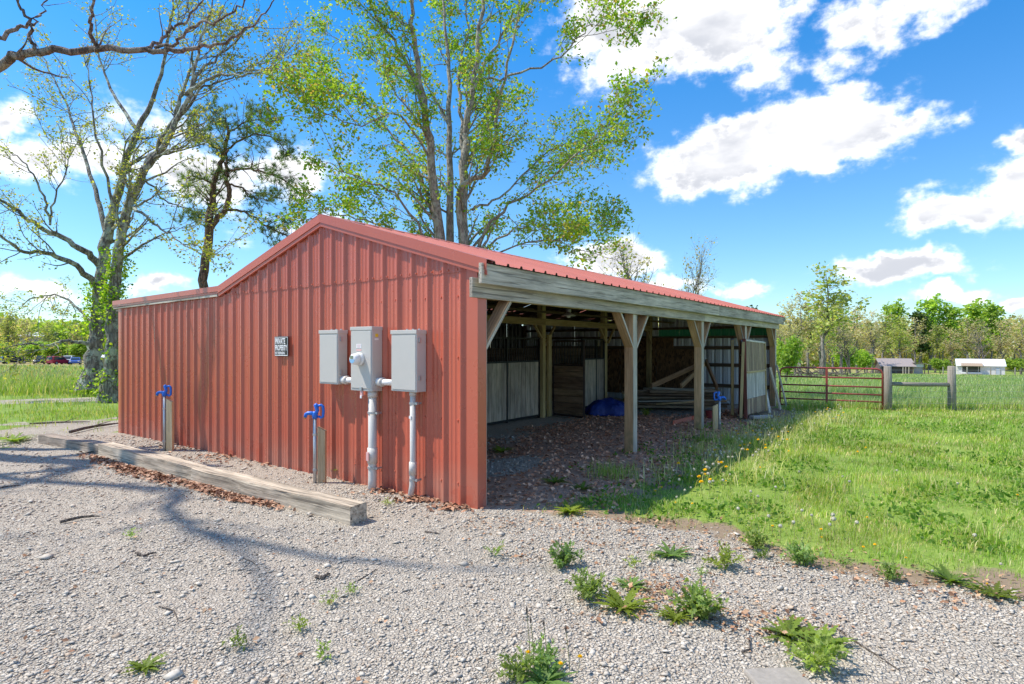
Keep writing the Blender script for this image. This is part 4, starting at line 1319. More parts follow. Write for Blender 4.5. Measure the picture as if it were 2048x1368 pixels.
# --- the tree outside the frame at the left whose limb hangs over the yard
def limb_tree():
    r = thing('overhanging_tree', 'tree beyond the left edge reaching one dark limb across the sky', 'tree', (-13.2, 9.6, 0))
    g = np.array(ORG[r.name])
    def S_(pts, rad, n=9):
        p, q = smooth_path(pts, rad, 5, .02); return (p, q, n)
    trunk = S_([(-13.2, 9.6, -.1), (-13.1, 9.5, 2), (-12.8, 9.4, 4.2), (-12.4, 9.0, 6.5), (-12.0, 8.6, 9), (-11.5, 8.4, 12)], [.5, .36, .32, .26, .18, .08], 12)
    limb = S_([(-12.8, 9.3, 4.4)] + up_px([(-170, 190), (0, 125), (50, 107), (110, 100), (200, 98), (290, 101), (350, 101), (400, 94), (450, 82), (500, 52), (540, 15), (565, -20)], 9.0, [.3, .2, .1, 0, 0, 0, -.05, -.1, -.15, -.2, -.25, -.3, -.35]), [.16, .10, .068, .06, .054, .048, .042, .037, .028, .02, .015, .01, .006])
    up1 = S_(up_px([(75, 105), (60, 80), (62, 45), (40, 10), (30, -40)], 9), [.03, .028, .024, .02, .015])
    up2 = S_(up_px([(190, 96), (180, 60), (186, 20), (180, -40)], 9, [0, -.3, -.5, -.7]), [.03, .026, .02, .012])
    up3 = S_(up_px([(290, 98), (330, 70), (352, 50), (390, 20), (420, -30)], 9, [0, .2, .3, .5, .7]), [.03, .025, .02, .016, .01])
    up4 = S_(up_px([(310, 95), (350, 84), (390, 50), (430, 45), (470, 20), (500, -20)], 9, [0, -.3, -.5, -.8, -1, -1.2]), [.025, .022, .02, .016, .012, .008])
    up5 = S_(up_px([(0, 75), (30, 55), (60, 48), (80, 30), (95, 0)], 9, [.1, .1, .1, .2, .3]), [.035, .03, .024, .016, .01])
    hi = [S_([(-12.0, 8.6, 9.0), (-13.6, 8.3, 12.6), (-15.4, 7.9, 14.3), (-13.3, 7.3, 14.9), (-12.8, 6.5, 14.9), (-12.2, 5.9, 14.9), (-11.0, 5.25, 15.0), (-10.1, 5.0, 15.0), (-9.2, 5.0, 15.1)], [.12, .11, .10, .085, .075, .065, .05, .035, .015], 7),
          S_([(-12.2, 5.9, 14.9), (-11.6, 5.2, 15.2), (-11.3, 4.5, 15.4), (-11.2, 3.8, 15.6)], [.055, .045, .03, .012], 6),
          S_([(-13.6, 8.3, 12.6), (-14.6, 7.4, 14), (-15.4, 6.4, 15.2), (-15.0, 5.6, 16.2)], [.09, .08, .05, .02], 7),
          S_([(-12.6, 9.1, 6.2), (-14.5, 9.8, 8), (-16, 10.5, 9.5)], [.16, .10, .03], 7),
          S_([(-12.1, 8.7, 8.4), (-11.4, 10.2, 10), (-10.8, 11.4, 11.4)], [.12, .08, .02], 7)]
    small = [up1, up2, up3, up4, up5]
    l2 = spawn([limb], 1.2, .35, .98, .9, .9, .25, .4, 6, .2, None, .006, 4)
    l2 += spawn(small, 1.6, .2, 1, .6, .8, .2, .5, 5, .22, None, .004, 4)
    l2h = spawn(hi, 1.1, .3, 1, 1.6, .8, .1, .5, 6, .18, None, .01, 4)
    l3 = spawn(l2 + l2h, 2.4, .2, 1, .45, .8, .1, .5, 4, .25, None, .0035, 3)
    V, F = tubes([trunk, limb] + small + hi)
    np_obj('trunk', V, F, M['bark_dark'], r, smooth=True, org=g)
    V, F = tubes(l2 + l2h + l3)
    np_obj('twigs', V, F, M['bark_dark'], r, smooth=True, org=g)['kind'] = 'stuff'
    P = twig_points(l3, 2.0, .4, .03)
    V, F, c = leaves(P, .042, BUDS)
    np_obj('crown', V, F, M['leaf'], r, col=c, org=g)
limb_tree()

# --- pine
def pine():
    Y = 21.0
    r = thing('pine_tree', 'scraggly dark green pine with a forked red brown trunk', 'tree', spot(404, Y))
    g = np.array(ORG[r.name])
    def S_(lst, rad, dep=None):
        p, q = smooth_path(up_px(lst, Y, dep), rad, 4, .03); return (p, q * .78, 8)
    st = [S_([(402, 760), (405, 620), (409, 540), (418, 460), (424, 390), (432, 345), (448, 310), (455, 265), (452, 235)], [.24, .21, .2, .19, .14, .12, .10, .07, .03]),
          S_([(418, 462), (440, 435), (455, 410), (456, 370), (452, 335), (456, 300)], [.13, .13, .12, .11, .09, .05], [0, 0, -.1, -.1, -.2, -.2])]
    br = [S_([(440, 345), (490, 338), (530, 345), (570, 360), (605, 395)], [.06, .05, .04, .03, .015], [0, -.4, -.8, -1, -1.2]),
          S_([(455, 420), (490, 425), (530, 450), (565, 468), (592, 475)], [.06, .05, .04, .03, .015], [0, -.2, -.4, -.4, -.4]),
          S_([(450, 300), (490, 275), (530, 270), (560, 290), (578, 310)], [.05, .045, .035, .025, .012], [0, .5, .8, 1, 1]),
          S_([(428, 370), (400, 355), (385, 352), (372, 360)], [.05, .04, .03, .012], [0, -.5, -.8, -1]),
          S_([(445, 305), (415, 285), (395, 262), (385, 240)], [.045, .035, .025, .012], [0, .3, .5, .7]),
          S_([(455, 268), (480, 250), (510, 240), (545, 245)], [.04, .03, .022, .01], [0, -.4, -.7, -1]),
          S_([(452, 255), (435, 230), (425, 215)], [.03, .02, .01], [0, .3, .5]),
          S_([(420, 440), (395, 425), (378, 432)], [.035, .025, .01], [0, -.5, -.9]),
          S_([(457, 370), (482, 372), (500, 392), (530, 400), (560, 390)], [.05, .04, .03, .02, .01], [-.1, .3, .6, .8, 1])]
    tw = spawn(br, 12.0, .2, 1, 1.0, .85, .15, .5, 5, .2, None, .007, 4)
    tw += spawn(st, 7.0, .62, 1, 1.2, .95, .2, .3, 5, .2, None, .007, 4)
    V, F = tubes(st + br + tw)
    np_obj('trunk', V, F, M['bark_pine'], r, smooth=True, org=g)['kind'] = 'stuff'
    P = twig_points(tw, 4.2, .2, .10); P = np.concatenate([P, twig_points(br, 10, .5, .12)])
    # tufts of needles
    n = 24
    d = rng.normal(size=(len(P), n, 3)); d[..., 2] += .45; d /= np.linalg.norm(d, axis=2)[..., None]
    L = rng.uniform(.12, .22, (len(P), n, 1))
    s = rng.normal(size=(len(P), n, 3)); s /= np.linalg.norm(s, axis=2)[..., None]
    a = P[:, None] + s * .010; b = P[:, None] - s * .010; c = P[:, None] + d * L
    V = np.stack([a, b, c], 2).reshape(-1, 3)
    F = np.arange(len(V)).reshape(-1, 3)
    cc = np.array([(.16, .25, .09), (.22, .31, .11), (.26, .34, .13), (.11, .19, .07)])[rng.integers(0, 4, len(P))] * rng.uniform(.8, 1.2, (len(P), 1))
    np_obj('needles', V, F, M['needle'], r, col=np.repeat(cc, n * 3, 0), org=g)
pine()

# --- smaller and farther trees: a few forms, each planted several times
def form_tree(name, h, spread, leafsize, dens, cols, bare=1.0, stems=1, bark='bark_far', r0=None):
    r = thing(name, 'tree', 'tree', (0, 0, 0))
    r0 = r0 or h * .016
    st = []
    for k in range(stems):
        a = rng.uniform(0, 6.28); tilt = .04 if stems == 1 else .22
        pts = [np.array([0, 0, -.2])]
        for i in range(1, 7):
            f = i / 6
            pts.append(np.array([math.cos(a) * tilt * h * f ** 1.3, math.sin(a) * tilt * h * f ** 1.3, h * .93 * f]) + rng.normal(0, h * .012, 3))
        p, q = smooth_path(pts, np.linspace(r0, r0 * .08, 7), 3)
        st.append((p, q, 6))
    l2 = spawn(st, 52 / h / stems ** .5, .28, .97, spread, .75, .28, .5, 6, .13, None, r0 * .06, 4)
    l3 = spawn(l2, 12 / spread, .2, 1, spread * .42, .7, .2, .5, 4, .2, None, r0 * .035, 3)
    V, F = tubes(st + l2 + l3)
    np_obj('trunk', V, F, M[bark], r, smooth=True, org=(0, 0, 0))
    P = np.concatenate([twig_points(l3, dens, .2, leafsize * .7), twig_points(l2, dens * .6, .4, leafsize)])
    V, F, c = leaves(P, leafsize, cols, .25, .8)
    np_obj('crown', V, F, M['leaf'], r, col=c, org=(0, 0, 0))
    return r
TAN = [(.45, .385, .24), (.42, .37, .23), (.40, .39, .19), (.49, .40, .28)]
LIME = [(.27, .41, .06), (.34, .47, .09), (.22, .36, .05), (.39, .49, .11)]
OLIVE = [(.33, .38, .11), (.38, .39, .15), (.28, .36, .09), (.41, .38, .18)]
DARK = [(.05, .10, .03), (.07, .12, .035), (.09, .13, .04)]
FORMS = {'bud': form_tree('budding_tree', 14, 3.4, .34, 4.5, TAN), 'lime': form_tree('lime_green_tree', 15, 3.2, .6, 8.0, LIME), 'olive': form_tree('olive_tree', 13, 3.4, .34, 5.5, OLIVE),
         'bare': form_tree('bare_tree', 13, 3.6, .22, 1.6, TAN, stems=2), 'dark': form_tree('dark_tree', 14, 2.4, .5, 7, DARK), 'bush': form_tree('green_bush', 4.5, 2.0, .34, 7.0, LIME, stems=3, r0=.07)}
used = set()
def plant(form, px, Y, top_py, label, group=None, wide=1.25, name=None):
    g = spot(px, Y)
    h0 = {'bud': 14, 'lime': 15, 'olive': 13, 'bare': 13, 'dark': 14, 'bush': 4.5}[form]
    top = H0 - (top_py - HY) / FPX * Y
    s = max(.15, (top - g.z) / (h0 * 1.02))
    src = FORMS[form]
    if form in used:
        o = copy_tree(src, None, g, rng.uniform(0, 6.28), (s * wide, s * wide, s))
    else:
        used.add(form); o = src; o.location = g; o.rotation_euler = (0, 0, rng.uniform(0, 6.28)); o.scale = (s * wide, s * wide, s)
    o['label'] = label; o['category'] = 'bush' if form == 'bush' else 'tree'
    if group: o['group'] = group
    return o
plant('bare', 1318, 44, 462, 'nearly bare tree with tan buds showing above the barn roof')
plant('bare', 1358, 46, 480, 'thin bare tree right of its twin above the barn roof', None, .8)
plant('olive', 1645, 62, 532, 'tall half-leafed tree standing beyond the red gate', None, 1.35)
plant('bud', 1598, 66, 585, 'pinkish budding tree close behind the end of the barn', None, 1.35)
plant('bare', 1573, 58, 640, 'slim pale-trunked tree at the end of the barn roof', None, .7)
plant('bud', 1715, 104, 612, 'tan budding tree right of the tall half-leafed tree', None, 1.3)
plant('olive', 1800, 119, 632, 'dark-limbed olive tree right behind the brown-roofed shed')
plant('bare', 1733, 112, 640, 'pale bare tree left of the brown-roofed shed', None, .9)
plant('lime', 1785, 150, 606, 'round bright green treetop above the brown-roofed shed')
plant('lime', 1858, 152, 596, 'tallest bright green tree between the two sheds')
plant('lime', 1905, 150, 612, 'bright green tree left behind the white shed')
plant('lime', 1948, 154, 604, 'bright green tree above the middle of the white shed')
plant('lime', 1985, 150, 608, 'bright green treetop above the right end of the white shed')
plant('bare', 1962, 122, 640, 'forked bare dark tree behind the white shed')
plant('bud', 2005, 120, 640, 'tan budding tree at the right end of the white shed')
plant('bud', 2042, 126, 630, 'tan budding tree at the right edge of the picture')
plant('bud', 1905, 126, 655, 'brownish budding tree just left of the white shed')
plant('dark', 1840, 148, 622, 'dark evergreen between two bright green treetops')
plant('dark', 1505, 140, 612, 'lone dark evergreen crown poking above the barn roof end')
plant('bud', 1665, 120, 632, 'hazy tan tree behind the tall half-leafed tree')
plant('olive', 1870, 130, 650, 'olive tree in the gap between the sheds')
for (f_, px_, Y_, tp_, lb_) in (('bud', 1575, 78, 604, 'tan budding tree filling the gap behind the barn end'), ('olive', 1615, 84, 612, 'olive tree left behind the tall half-leafed tree'), ('bud', 1640, 96, 606, 'pinkish tan tree behind the tall half-leafed tree'), ('olive', 1682, 88, 596, 'green-tinged tree just right of the tall half-leafed tree'), ('bud', 1745, 100, 622, 'tan tree left above the brown-roofed shed'),
                                ('bare', 1700, 80, 640, 'thin grey tree left of the low bushes'), ('olive', 1765, 126, 628, 'olive tree over the left end of the brown-roofed shed'), ('bud', 1830, 132, 636, 'tan tree over the right end of the brown-roofed shed'), ('bud', 1935, 136, 636, 'tan tree over the left end of the white shed'), ('bud', 1590, 52, 650, 'small tan tree rooted behind the gate hinge')):
    plant(f_, px_, Y_, tp_, lb_, None, 1.35)
plant('bush', 1572, 32, 690, 'leafy green bush against the far barn corner', None, .7)
plant('bush', 1690, 92, 700, 'round green bush beyond the gate')
plant('bush', 1730, 98, 708, 'low green bush left of the brown-roofed shed')
plant('bush', 1880, 121, 722, 'low lime bush between the two sheds', None, 1.5)
plant('bush', 2030, 118, 722, 'low green bush right of the white shed', None, 1.5)
plant('olive', 20, 140, 622, 'feathery green tree at the far left edge')
plant('bud', 50, 146, 636, 'tan budding tree over the left cars')
plant('olive', 100, 142, 640, 'olive tree behind the red car')
plant('lime', 75, 158, 645, 'pale green tree above the far white roof')
plant('bud', 150, 150, 648, 'tan tree left of the ivy-clad trunk')
plant('bush', 10, 134, 692, 'dense bush behind the leftmost car', None, 1.6)
plant('bush', 60, 136, 690, 'dense bush behind the dark car', None, 1.7)
plant('bush', 110, 135, 690, 'dense bush behind the red car', None, 1.7)
plant('bush', 155, 136, 690, 'dense bush behind the blue car', None, 1.6)
plant('bud', 240, 150, 650, 'tan tree glimpsed between the trunk and the barn')

# --- the wood behind, one mass
def wood_mass():
    pts = []; cols = []
    n = 95000
    az = rng.uniform(R(-50), R(50), n)
    az = az[(np.abs(az + R(8)) > R(16))]
    n = len(az)
    dist = rng.uniform(150, 185, n)
    x = np.tan(az) * dist; y = dist
    top = 6.4 + 10.0 * fbm(x, y * .5, .075, 4) + np.where(x > 0, 1.2, -.4)
    z = top * rng.uniform(0, 1, n) ** .75
    keep = (vnoise(x * .35, z * .45 + y * .1) > .24)
    x, y, z = x[keep], y[keep], z[keep]
    g = gz(x, y)
    P = np.stack([x, y, g + z], 1)
    k = vnoise(x * .12 + 50, y * .07)
    kk = k + rng.normal(0, .07, len(x)) + np.where(x < 0, -.12, .04) - np.where(z < 2.2, .35, 0)
    c = np.where(kk[:, None] > .52, np.array(TAN)[rng.integers(0, 4, len(x))], np.where(kk[:, None] > .36, np.array(OLIVE)[rng.integers(0, 4, len(x))], np.array(LIME)[rng.integers(0, 4, len(x))] * .8))
    V, F, _ = leaves(P, 1.0, [(1, 1, 1)], 0, .9)
    r = np_obj('woodland', V, F, M['leaf'], None, col=np.repeat(c * rng.uniform(.75, 1.2, (len(c), 1)), 4, 0), org=(0, 160, -4))
    tag(r, 'mixed spring woodland closing off the far side of the pasture', 'woods', None, 'stuff')
    tr = []
    for i in range(420):
        a = rng.uniform(R(-50), R(50)); d = rng.uniform(146, 175)
        if abs(a + R(8)) < R(16): continue
        xx = math.tan(a) * d; zz = float(gz(xx, d)); h = rng.uniform(6, 10)
        p = np.array([[xx, d, zz - .2], [xx + rng.normal(0, .2), d, zz + h * .5], [xx + rng.normal(0, .5), d, zz + h]])
        tr.append((p, np.array([.2, .14, .05]) * rng.uniform(.6, 1.3), 4))
    V, F = tubes(tr)
    o = np_obj('woodland_trunks', V, F, M['bark_far'], r, org=(0, 160, -4)); o['kind'] = 'stuff'
wood_mass()
# ------------------------------------------------------------------ gate and fence
gl = Vector((7.56, 16.5, 0)); gr_ = Vector((9.66, 15.25, 0))
gl.z = gr_.z = -.10
gate = thing('farm_gate', 'maroon tube farm gate closing the pasture beside the barn', 'gate', (gl + gr_) / 2)
gd = (gr_ - gl).normalized(); GL = (gr_ - gl).length
def GP(s, z): return gl + gd * s + Vector((0, 0, z))
c_ = .13
loop = [GP(0, .05), GP(0, 1.10 - c_), GP(.035, 1.10 - .04), GP(c_, 1.10), GP(GL - c_, 1.10), GP(GL - .035, 1.06), GP(GL, 1.10 - c_), GP(GL, .05)]
MB().tube(loop, .024, 10).build('frame', M['gate_red'], gate, 0, True)
for z in (.06, .235, .42, .62, .85):
    MB().tube([GP(0, z), GP(GL, z)], .021, 8).build('rail', M['gate_red'], gate, 0, True)
MB().beam(GP(GL * .475, .04), GP(GL * .475, 1.11), .055, .055, gd).build('stile', M['gate_red'], gate, .004)
MB().beam(GP(.03, .66), GP(-.03, .66), .03, .06).build('latch', M['gate_red'], gate)
MB().beam(GP(GL - .01, .88), GP(GL + .12, .88), .03, .03).build('hinge', M['rust_iron'], gate)
MB().beam(GP(GL - .01, .2), GP(GL + .12, .2), .03, .03).build('hinge', M['rust_iron'], gate)
FY = 15.2
fence = thing('wire_fence', 'wire mesh fence with round wooden posts closing the lawn', 'fence', Vector((9.76, FY, -.1)))
posts = [9.76, 11.42, 16.3, 21.2, 26]
for i, x in enumerate(posts):
    p = Vector((x, FY, -.12))
    h = 1.2 if i < 2 else 1.15
    MB().tube([p + Vector((0, 0, -.3)), p + Vector((0.01, 0, h * .5)), p + Vector((0.0, 0, h - .01)), p + Vector((0, 0, h))], [.10, .095, .088, .07], 14).build('post', M['fence_wood'], fence, 0, True)
MB().tube([Vector((posts[0] + .05, FY, .62)), Vector((10.5, FY, .60)), Vector((posts[1] - .05, FY, .595))], [.05, .055, .05], 12).build('brace_rail', M['fence_wood'], fence, 0, True)
for k, z in enumerate((-.02, .12, .27, .43, .60, .78, .98)):
    MB().tube([Vector((posts[0], FY - .1, z)), Vector((posts[1], FY - .1, z - .005)), Vector((18.5, FY - .1, z - .02)), Vector((26, FY - .1, z))], .0028, 4, False).build('wire', M['wire'], fence)
x = posts[0] + .15
while x < 17:
    MB().tube([Vector((x, FY - .1, -.03)), Vector((x, FY - .1, .98))], .0018, 3, False).build('wire', M['wire'], fence)
    x += .3

# ------------------------------------------------------------------ far sheds
def shed(name, label, px0, px1, Y, base_py, eave_py, ridge_py, depth, wallm, roofm, over=.25):
    a = spot(px0, Y); b = spot(px1, Y); zb = H0 - (base_py - HY) / FPX * Y
    ze = H0 - (eave_py - HY) / FPX * Y; zr = H0 - (ridge_py - HY) / FPX * Y
    r = thing(name, label, 'shed', Vector(((a.x + b.x) / 2, Y, zb)))
    x0, x1 = a.x, b.x; y0, y1 = Y, Y + depth
    mb = MB()
    for xx, s in ((x0, 1), (x1 - .1, 1)):
        mb.prism([(xx, y0, zb - .3), (xx, y1, zb - .3), (xx, y1, ze), (xx, (y0 + y1) / 2, zr - .08), (xx, y0, ze)], (.1, 0, 0))
    mb.box(((x0 + x1) / 2, y0 + .05, (zb - .3 + ze) / 2), (x1 - x0 - .21, .1, ze - zb + .3)).box(((x0 + x1) / 2, y1 - .05, (zb - .3 + ze) / 2), (x1 - x0 - .21, .1, ze - zb + .3))
    mb.build('wall', wallm, r)
    ym = (y0 + y1) / 2
    for (ya, yb) in ((y0 - over, ym), (y1 + over, ym)):
        sl = (zr - ze) / (ym - y0); zo = ze - over * sl
        m2 = MB()
        m2.hexa([(x0 - over, ya, zo), (x1 + over, ya, zo), (x1 + over, yb, zr), (x0 - over, yb, zr), (x0 - over, ya, zo + .06), (x1 + over, ya, zo + .06), (x1 + over, yb, zr + .06), (x0 - over, yb, zr + .06)])
        m2.build('roof', roofm, r)
    return r, x0, x1, y0, zb, ze, zr
mw = plain('white steel siding', (.66, .67, .68), .5, 0, .05, 3, .05)
mwr = plain('white steel roof', (.74, .76, .79), .4, 0, .05, 3, .05)
mbr = plain('brown grey steel roof', (.30, .255, .24), .5, 0, .1, 2, .05)
mdk = plain('dark shed boards', (.10, .085, .08), .8, 0, .3, 4, .2)
mtan = plain('tan shingles', (.34, .26, .19), .85, 0, .2, 6, .2)
r, x0, x1, y0, zb, ze, zr = shed('white_shed', 'long white steel shed with a screened window and door', 1916, 2007, 112, 750, 731, 719, 5, mw, mwr)
def front(r, name, px0, px1, pt, pb, mat, Y=112, off=.06, th=.08):
    xa, xb = (px0 - CX) / FPX * Y, (px1 - CX) / FPX * Y; za, zb_ = H0 - (pt - HY) / FPX * Y, H0 - (pb - HY) / FPX * Y
    return MB().box(((xa + xb) / 2, Y - off, (za + zb_) / 2), (xb - xa, th, za - zb_)).build(name, mat, r)
win = front(r, 'window', 1925, 1961, 733, 744, M['glass'])
for pxm in (1925, 1936, 1957, 1961): front(win, 'mullion', pxm - .4, pxm + .4, 732, 744, mw, off=.12, th=.06)
xa, xb = (1923 - CX) / FPX * 112, (1965 - CX) / FPX * 112
m2 = MB(); z1 = H0 - (726.5 - HY) / FPX * 112; z2 = H0 - (732.5 - HY) / FPX * 112
m2.hexa([(xa, 110.9, z2), (xb, 110.9, z2), (xb, 111.95, z1 - .06), (xa, 111.95, z1 - .06), (xa, 110.9, z2 + .08), (xb, 110.9, z2 + .08), (xb, 111.95, z1 + .03), (xa, 111.95, z1 + .03)])
m2.build('awning', mtan, r)
front(r, 'counter', 1923, 1964, 745, 748, M['white'], off=.3, th=.4)
dr = front(r, 'door', 1990, 1997, 736, 749, plain('pale blue door', (.42, .50, .58), .5))
front(dr, 'frame', 1989.2, 1990, 735, 749, M['grey_box'], off=.1, th=.05); front(dr, 'frame', 1997, 1997.8, 735, 749, M['grey_box'], off=.1, th=.05)
r.rotation_euler.z = -.60; r.scale = (.82, 1, 1)
r, x0, x1, y0, zb, ze, zr = shed('brown_shed', 'dark shed with a brown grey metal roof and open lean-to', 1765, 1825, 104, 750, 731, 718, 5, mdk, mbr, .45)
lr = MB(); xa, xb = (1826 - CX) / FPX * 104, (1857 - CX) / FPX * 104; z1 = H0 - (725 - HY) / FPX * 104; z2 = H0 - (728 - HY) / FPX * 104; z0 = H0 - (749 - HY) / FPX * 104
lr.hexa([(xa, 104, z1 - .05), (xb, 104, z2 - .05), (xb, 108, z2 - .05), (xa, 108, z1 - .05), (xa, 104, z1 + .03), (xb, 104, z2 + .03), (xb, 108, z2 + .03), (xa, 108, z1 + .03)])
lr.build('lean_to_roof', mbr, r)
for pxm in (1847, 1854): MB().box(((pxm - CX) / FPX * 104, 104.2, (z0 + z2) / 2 - .2), (.14, .14, z2 - z0 + .3)).build('post', mdk, r)
front(r, 'stall_wall', 1828, 1845, 734, 749, plain('grey siding', (.40, .39, .40), .7), 104, -.6)
front(r, 'light_panel', 1829, 1846, 728, 734, plain('pale panel', (.60, .66, .70), .6), 104, -.4)
for pxm in (1803, 1808, 1814): front(r, 'leaning_sheet', pxm, pxm + 2.2, 733, 748, plain('pale scrap sheet', (.52, .44, .36), .8), 104, .4)
for pxm in (1817, 1821): front(r, 'post', pxm, pxm + 1.2, 732, 749, M['scrap_wood'], 104, .3)
r.rotation_euler.z = -.33; r.scale = (.90, 1, 1)
m3 = MB(); q_ = spot(1776, 103)
for k in range(9):
    a = q_ + Vector((rng.uniform(-3.5, -.5), rng.uniform(-.5, .5), .1)); m3.beam(a, a + Vector((rng.uniform(.8, 2), rng.uniform(-.6, .6), rng.uniform(.0, .9))), .09, .07)
tag(m3.build('debris_heap', M['scrap_wood']), 'heap of pale scrap poles left of the brown-roofed shed', 'debris heap')
r, *_ = shed('field_shelter', 'tan open shelter with a white roof between trunk and barn', 200, 246, 96, 745, 714, 702, 5, plain('tan siding', (.40, .28, .17), .7), mwr)
r, *_ = shed('farmhouse', 'far low house with a white roof among the left trees', 38, 86, 149, 690, 672, 664, 8, plain('pale house siding', (.40, .40, .40), .7), mwr)
for i, (px, Y) in enumerate(((1886, 98), (1934, 96), (1981, 100), (2030, 96), (1600, 60), (1572, 55))):
    g_ = spot(px, Y)
    tag(MB().tube([g_ + Vector((0, 0, -.2)), g_ + Vector((.03, 0, .6)), g_ + Vector((0, 0, 1.25))], [.09, .085, .075], 8).build('fence_post', M['fence_wood']),
        ['grey fence post between the two sheds', 'grey fence post before the screened window', 'grey fence post left of the pale blue door', 'grey fence post right of the white shed', 'grey fence post seen through the gate', 'grey fence post by the bush at the barn corner'][i], 'fence post', 'posts of the far fence')
# brush pile behind the gate
mb = MB(); q_ = spot(1640, 48)
for k in range(70):
    a = q_ + Vector((rng.normal(0, 1.6), rng.normal(0, .6), rng.uniform(0, .5))); d = Vector((rng.normal(0, 1), rng.normal(0, .5), rng.uniform(-.1, .5))).normalized()
    mb.tube([a, a + d * rng.uniform(.6, 1.4), a + d * 1.9 + Vector((0, 0, rng.uniform(-.2, .2)))], [.04, .025, .008], 4, False)
tag(mb.build('brush_pile', M['stick']), 'grey brush pile under the tall tree beyond the gate', 'brush pile')

# ------------------------------------------------------------------ parked vehicles at the far left
def car(label, px, Y, rz, colr, suv=True):
    g = spot(px, Y)
    r = thing('parked_car', label, 'car', g, 'cars parked along the far hedge')
    ca, sa = math.cos(rz), math.sin(rz)
    def T(x, y, z): return g + Vector((x * ca - y * sa, x * sa + y * ca, z))
    L, W, Hh = (4.6, 1.85, 1.72) if suv else (4.5, 1.8, 1.48)
    pm = plain('car paint', colr, .25, 0, .05, 3, 0)
    low = [(-L / 2, .35), (-L / 2 + .05, .80), (-L / 2 + .15, .98), (L * .18, 1.0), (L / 2 - .25, .88), (L / 2, .70), (L / 2, .35), (L * .36, .25), (-L * .36, .25)]
    MB().prism([T(x, -W / 2, z) for x, z in low], Vector((-sa * W, ca * W, 0))).build('body', pm, r, .05)
    top = [(-L / 2 + .12, .96), (-L / 2 + .35, Hh - .05), (-L / 2 + .6, Hh), (L * .05, Hh), (L * .22, .98)]
    MB().prism([T(x, -W / 2 + .12, z) for x, z in top], Vector((-sa * (W - .24), ca * (W - .24), 0))).build('cabin', pm, r, .05)
    for sd in (-1, 1):
        y = sd * (W / 2 - .105)
        wn = [(-L / 2 + .45, 1.03), (-L / 2 + .55, Hh - .14), (L * .03, Hh - .14), (L * .14, 1.03)]
        m_ = MB(); m_.prism([T(x, y - .01, z) for x, z in wn], Vector((-sa * .02, ca * .02, 0))); m_.build('side_window', M['glass'], r)
    m_ = MB(); m_.hexa([T(L * .215, -.7, 1.04), T(L * .235, -.7, 1.04), T(L * .235, .7, 1.04), T(L * .215, .7, 1.04), T(L * .07, -.62, Hh - .1), T(L * .09, -.62, Hh - .1), T(L * .09, .62, Hh - .1), T(L * .07, .62, Hh - .1)]); m_.build('windscreen', M['glass'], r)
    m_ = MB(); m_.hexa([T(-L / 2 + .10, -.68, 1.05), T(-L / 2 + .13, -.68, 1.05), T(-L / 2 + .13, .68, 1.05), T(-L / 2 + .10, .68, 1.05), T(-L / 2 + .27, -.6, Hh - .14), T(-L / 2 + .30, -.6, Hh - .14), T(-L / 2 + .30, .6, Hh - .14), T(-L / 2 + .27, .6, Hh - .14)]); m_.build('rear_window', M['glass'], r)
    for x in (-L * .31, L * .31):
        for sd in (-1, 1):
            w = MB().tube([T(x, sd * (W / 2 - .2), .34), T(x, sd * (W / 2 + .01), .34)], .34, 14).build('wheel', M['tyre'], r)
            MB().tube([T(x, sd * (W / 2), .34), T(x, sd * (W / 2 + .02), .34)], .2, 10).build('rim', M['galv'], w)
    for sd in (-1, 1):
        MB().beam(T(L / 2 - .06, sd * .68, .74), T(L / 2 + .02, sd * .68, .72), .3, .14).build('headlight', M['pvc_white'], r)
        MB().beam(T(-L / 2 + .05, sd * .75, .86), T(-L / 2 - .02, sd * .75, .86), .16, .2).build('tail_light', plain('tail light red', (.3, .01, .01), .3), r)
    return r
car('dark suv, leftmost of the parked cars', 28, 124, R(60), (.02, .022, .03))
car('dark blue suv parked left of the red car', 78, 122, R(-50), (.03, .035, .055))
car('red suv seen from behind between the dark and white cars', 118, 120, R(82), (.33, .015, .025))
car('white suv half hidden by the blue car', 136, 127, R(-65), (.6, .62, .63))
car('blue car parked nearest the ivy tree', 151, 121, R(-58), (.05, .10, .35), False)
# ------------------------------------------------------------------ loose cover on the ground
def scatter(n, x0, x1, y0, y1, fov=True):
    x = rng.uniform(x0, x1, n); y = rng.uniform(y0, y1, n)
    if fov:
        k = np.abs(x) < .95 * y + .9
        x, y = x[k], y[k]
    return x, y
def gh(x, y):
    i = np.clip(np.searchsorted(gy, y) - 1, 0, ny - 2); j = np.clip(np.searchsorted(gx, x) - 1, 0, nx - 2)
    fx = (x - gx[j]) / (gx[j + 1] - gx[j]); fy = (y - gy[i]) / (gy[i + 1] - gy[i])
    return (GZ[i, j] * (1 - fx) + GZ[i, j + 1] * fx) * (1 - fy) + (GZ[i + 1, j] * (1 - fx) + GZ[i + 1, j + 1] * fx) * fy
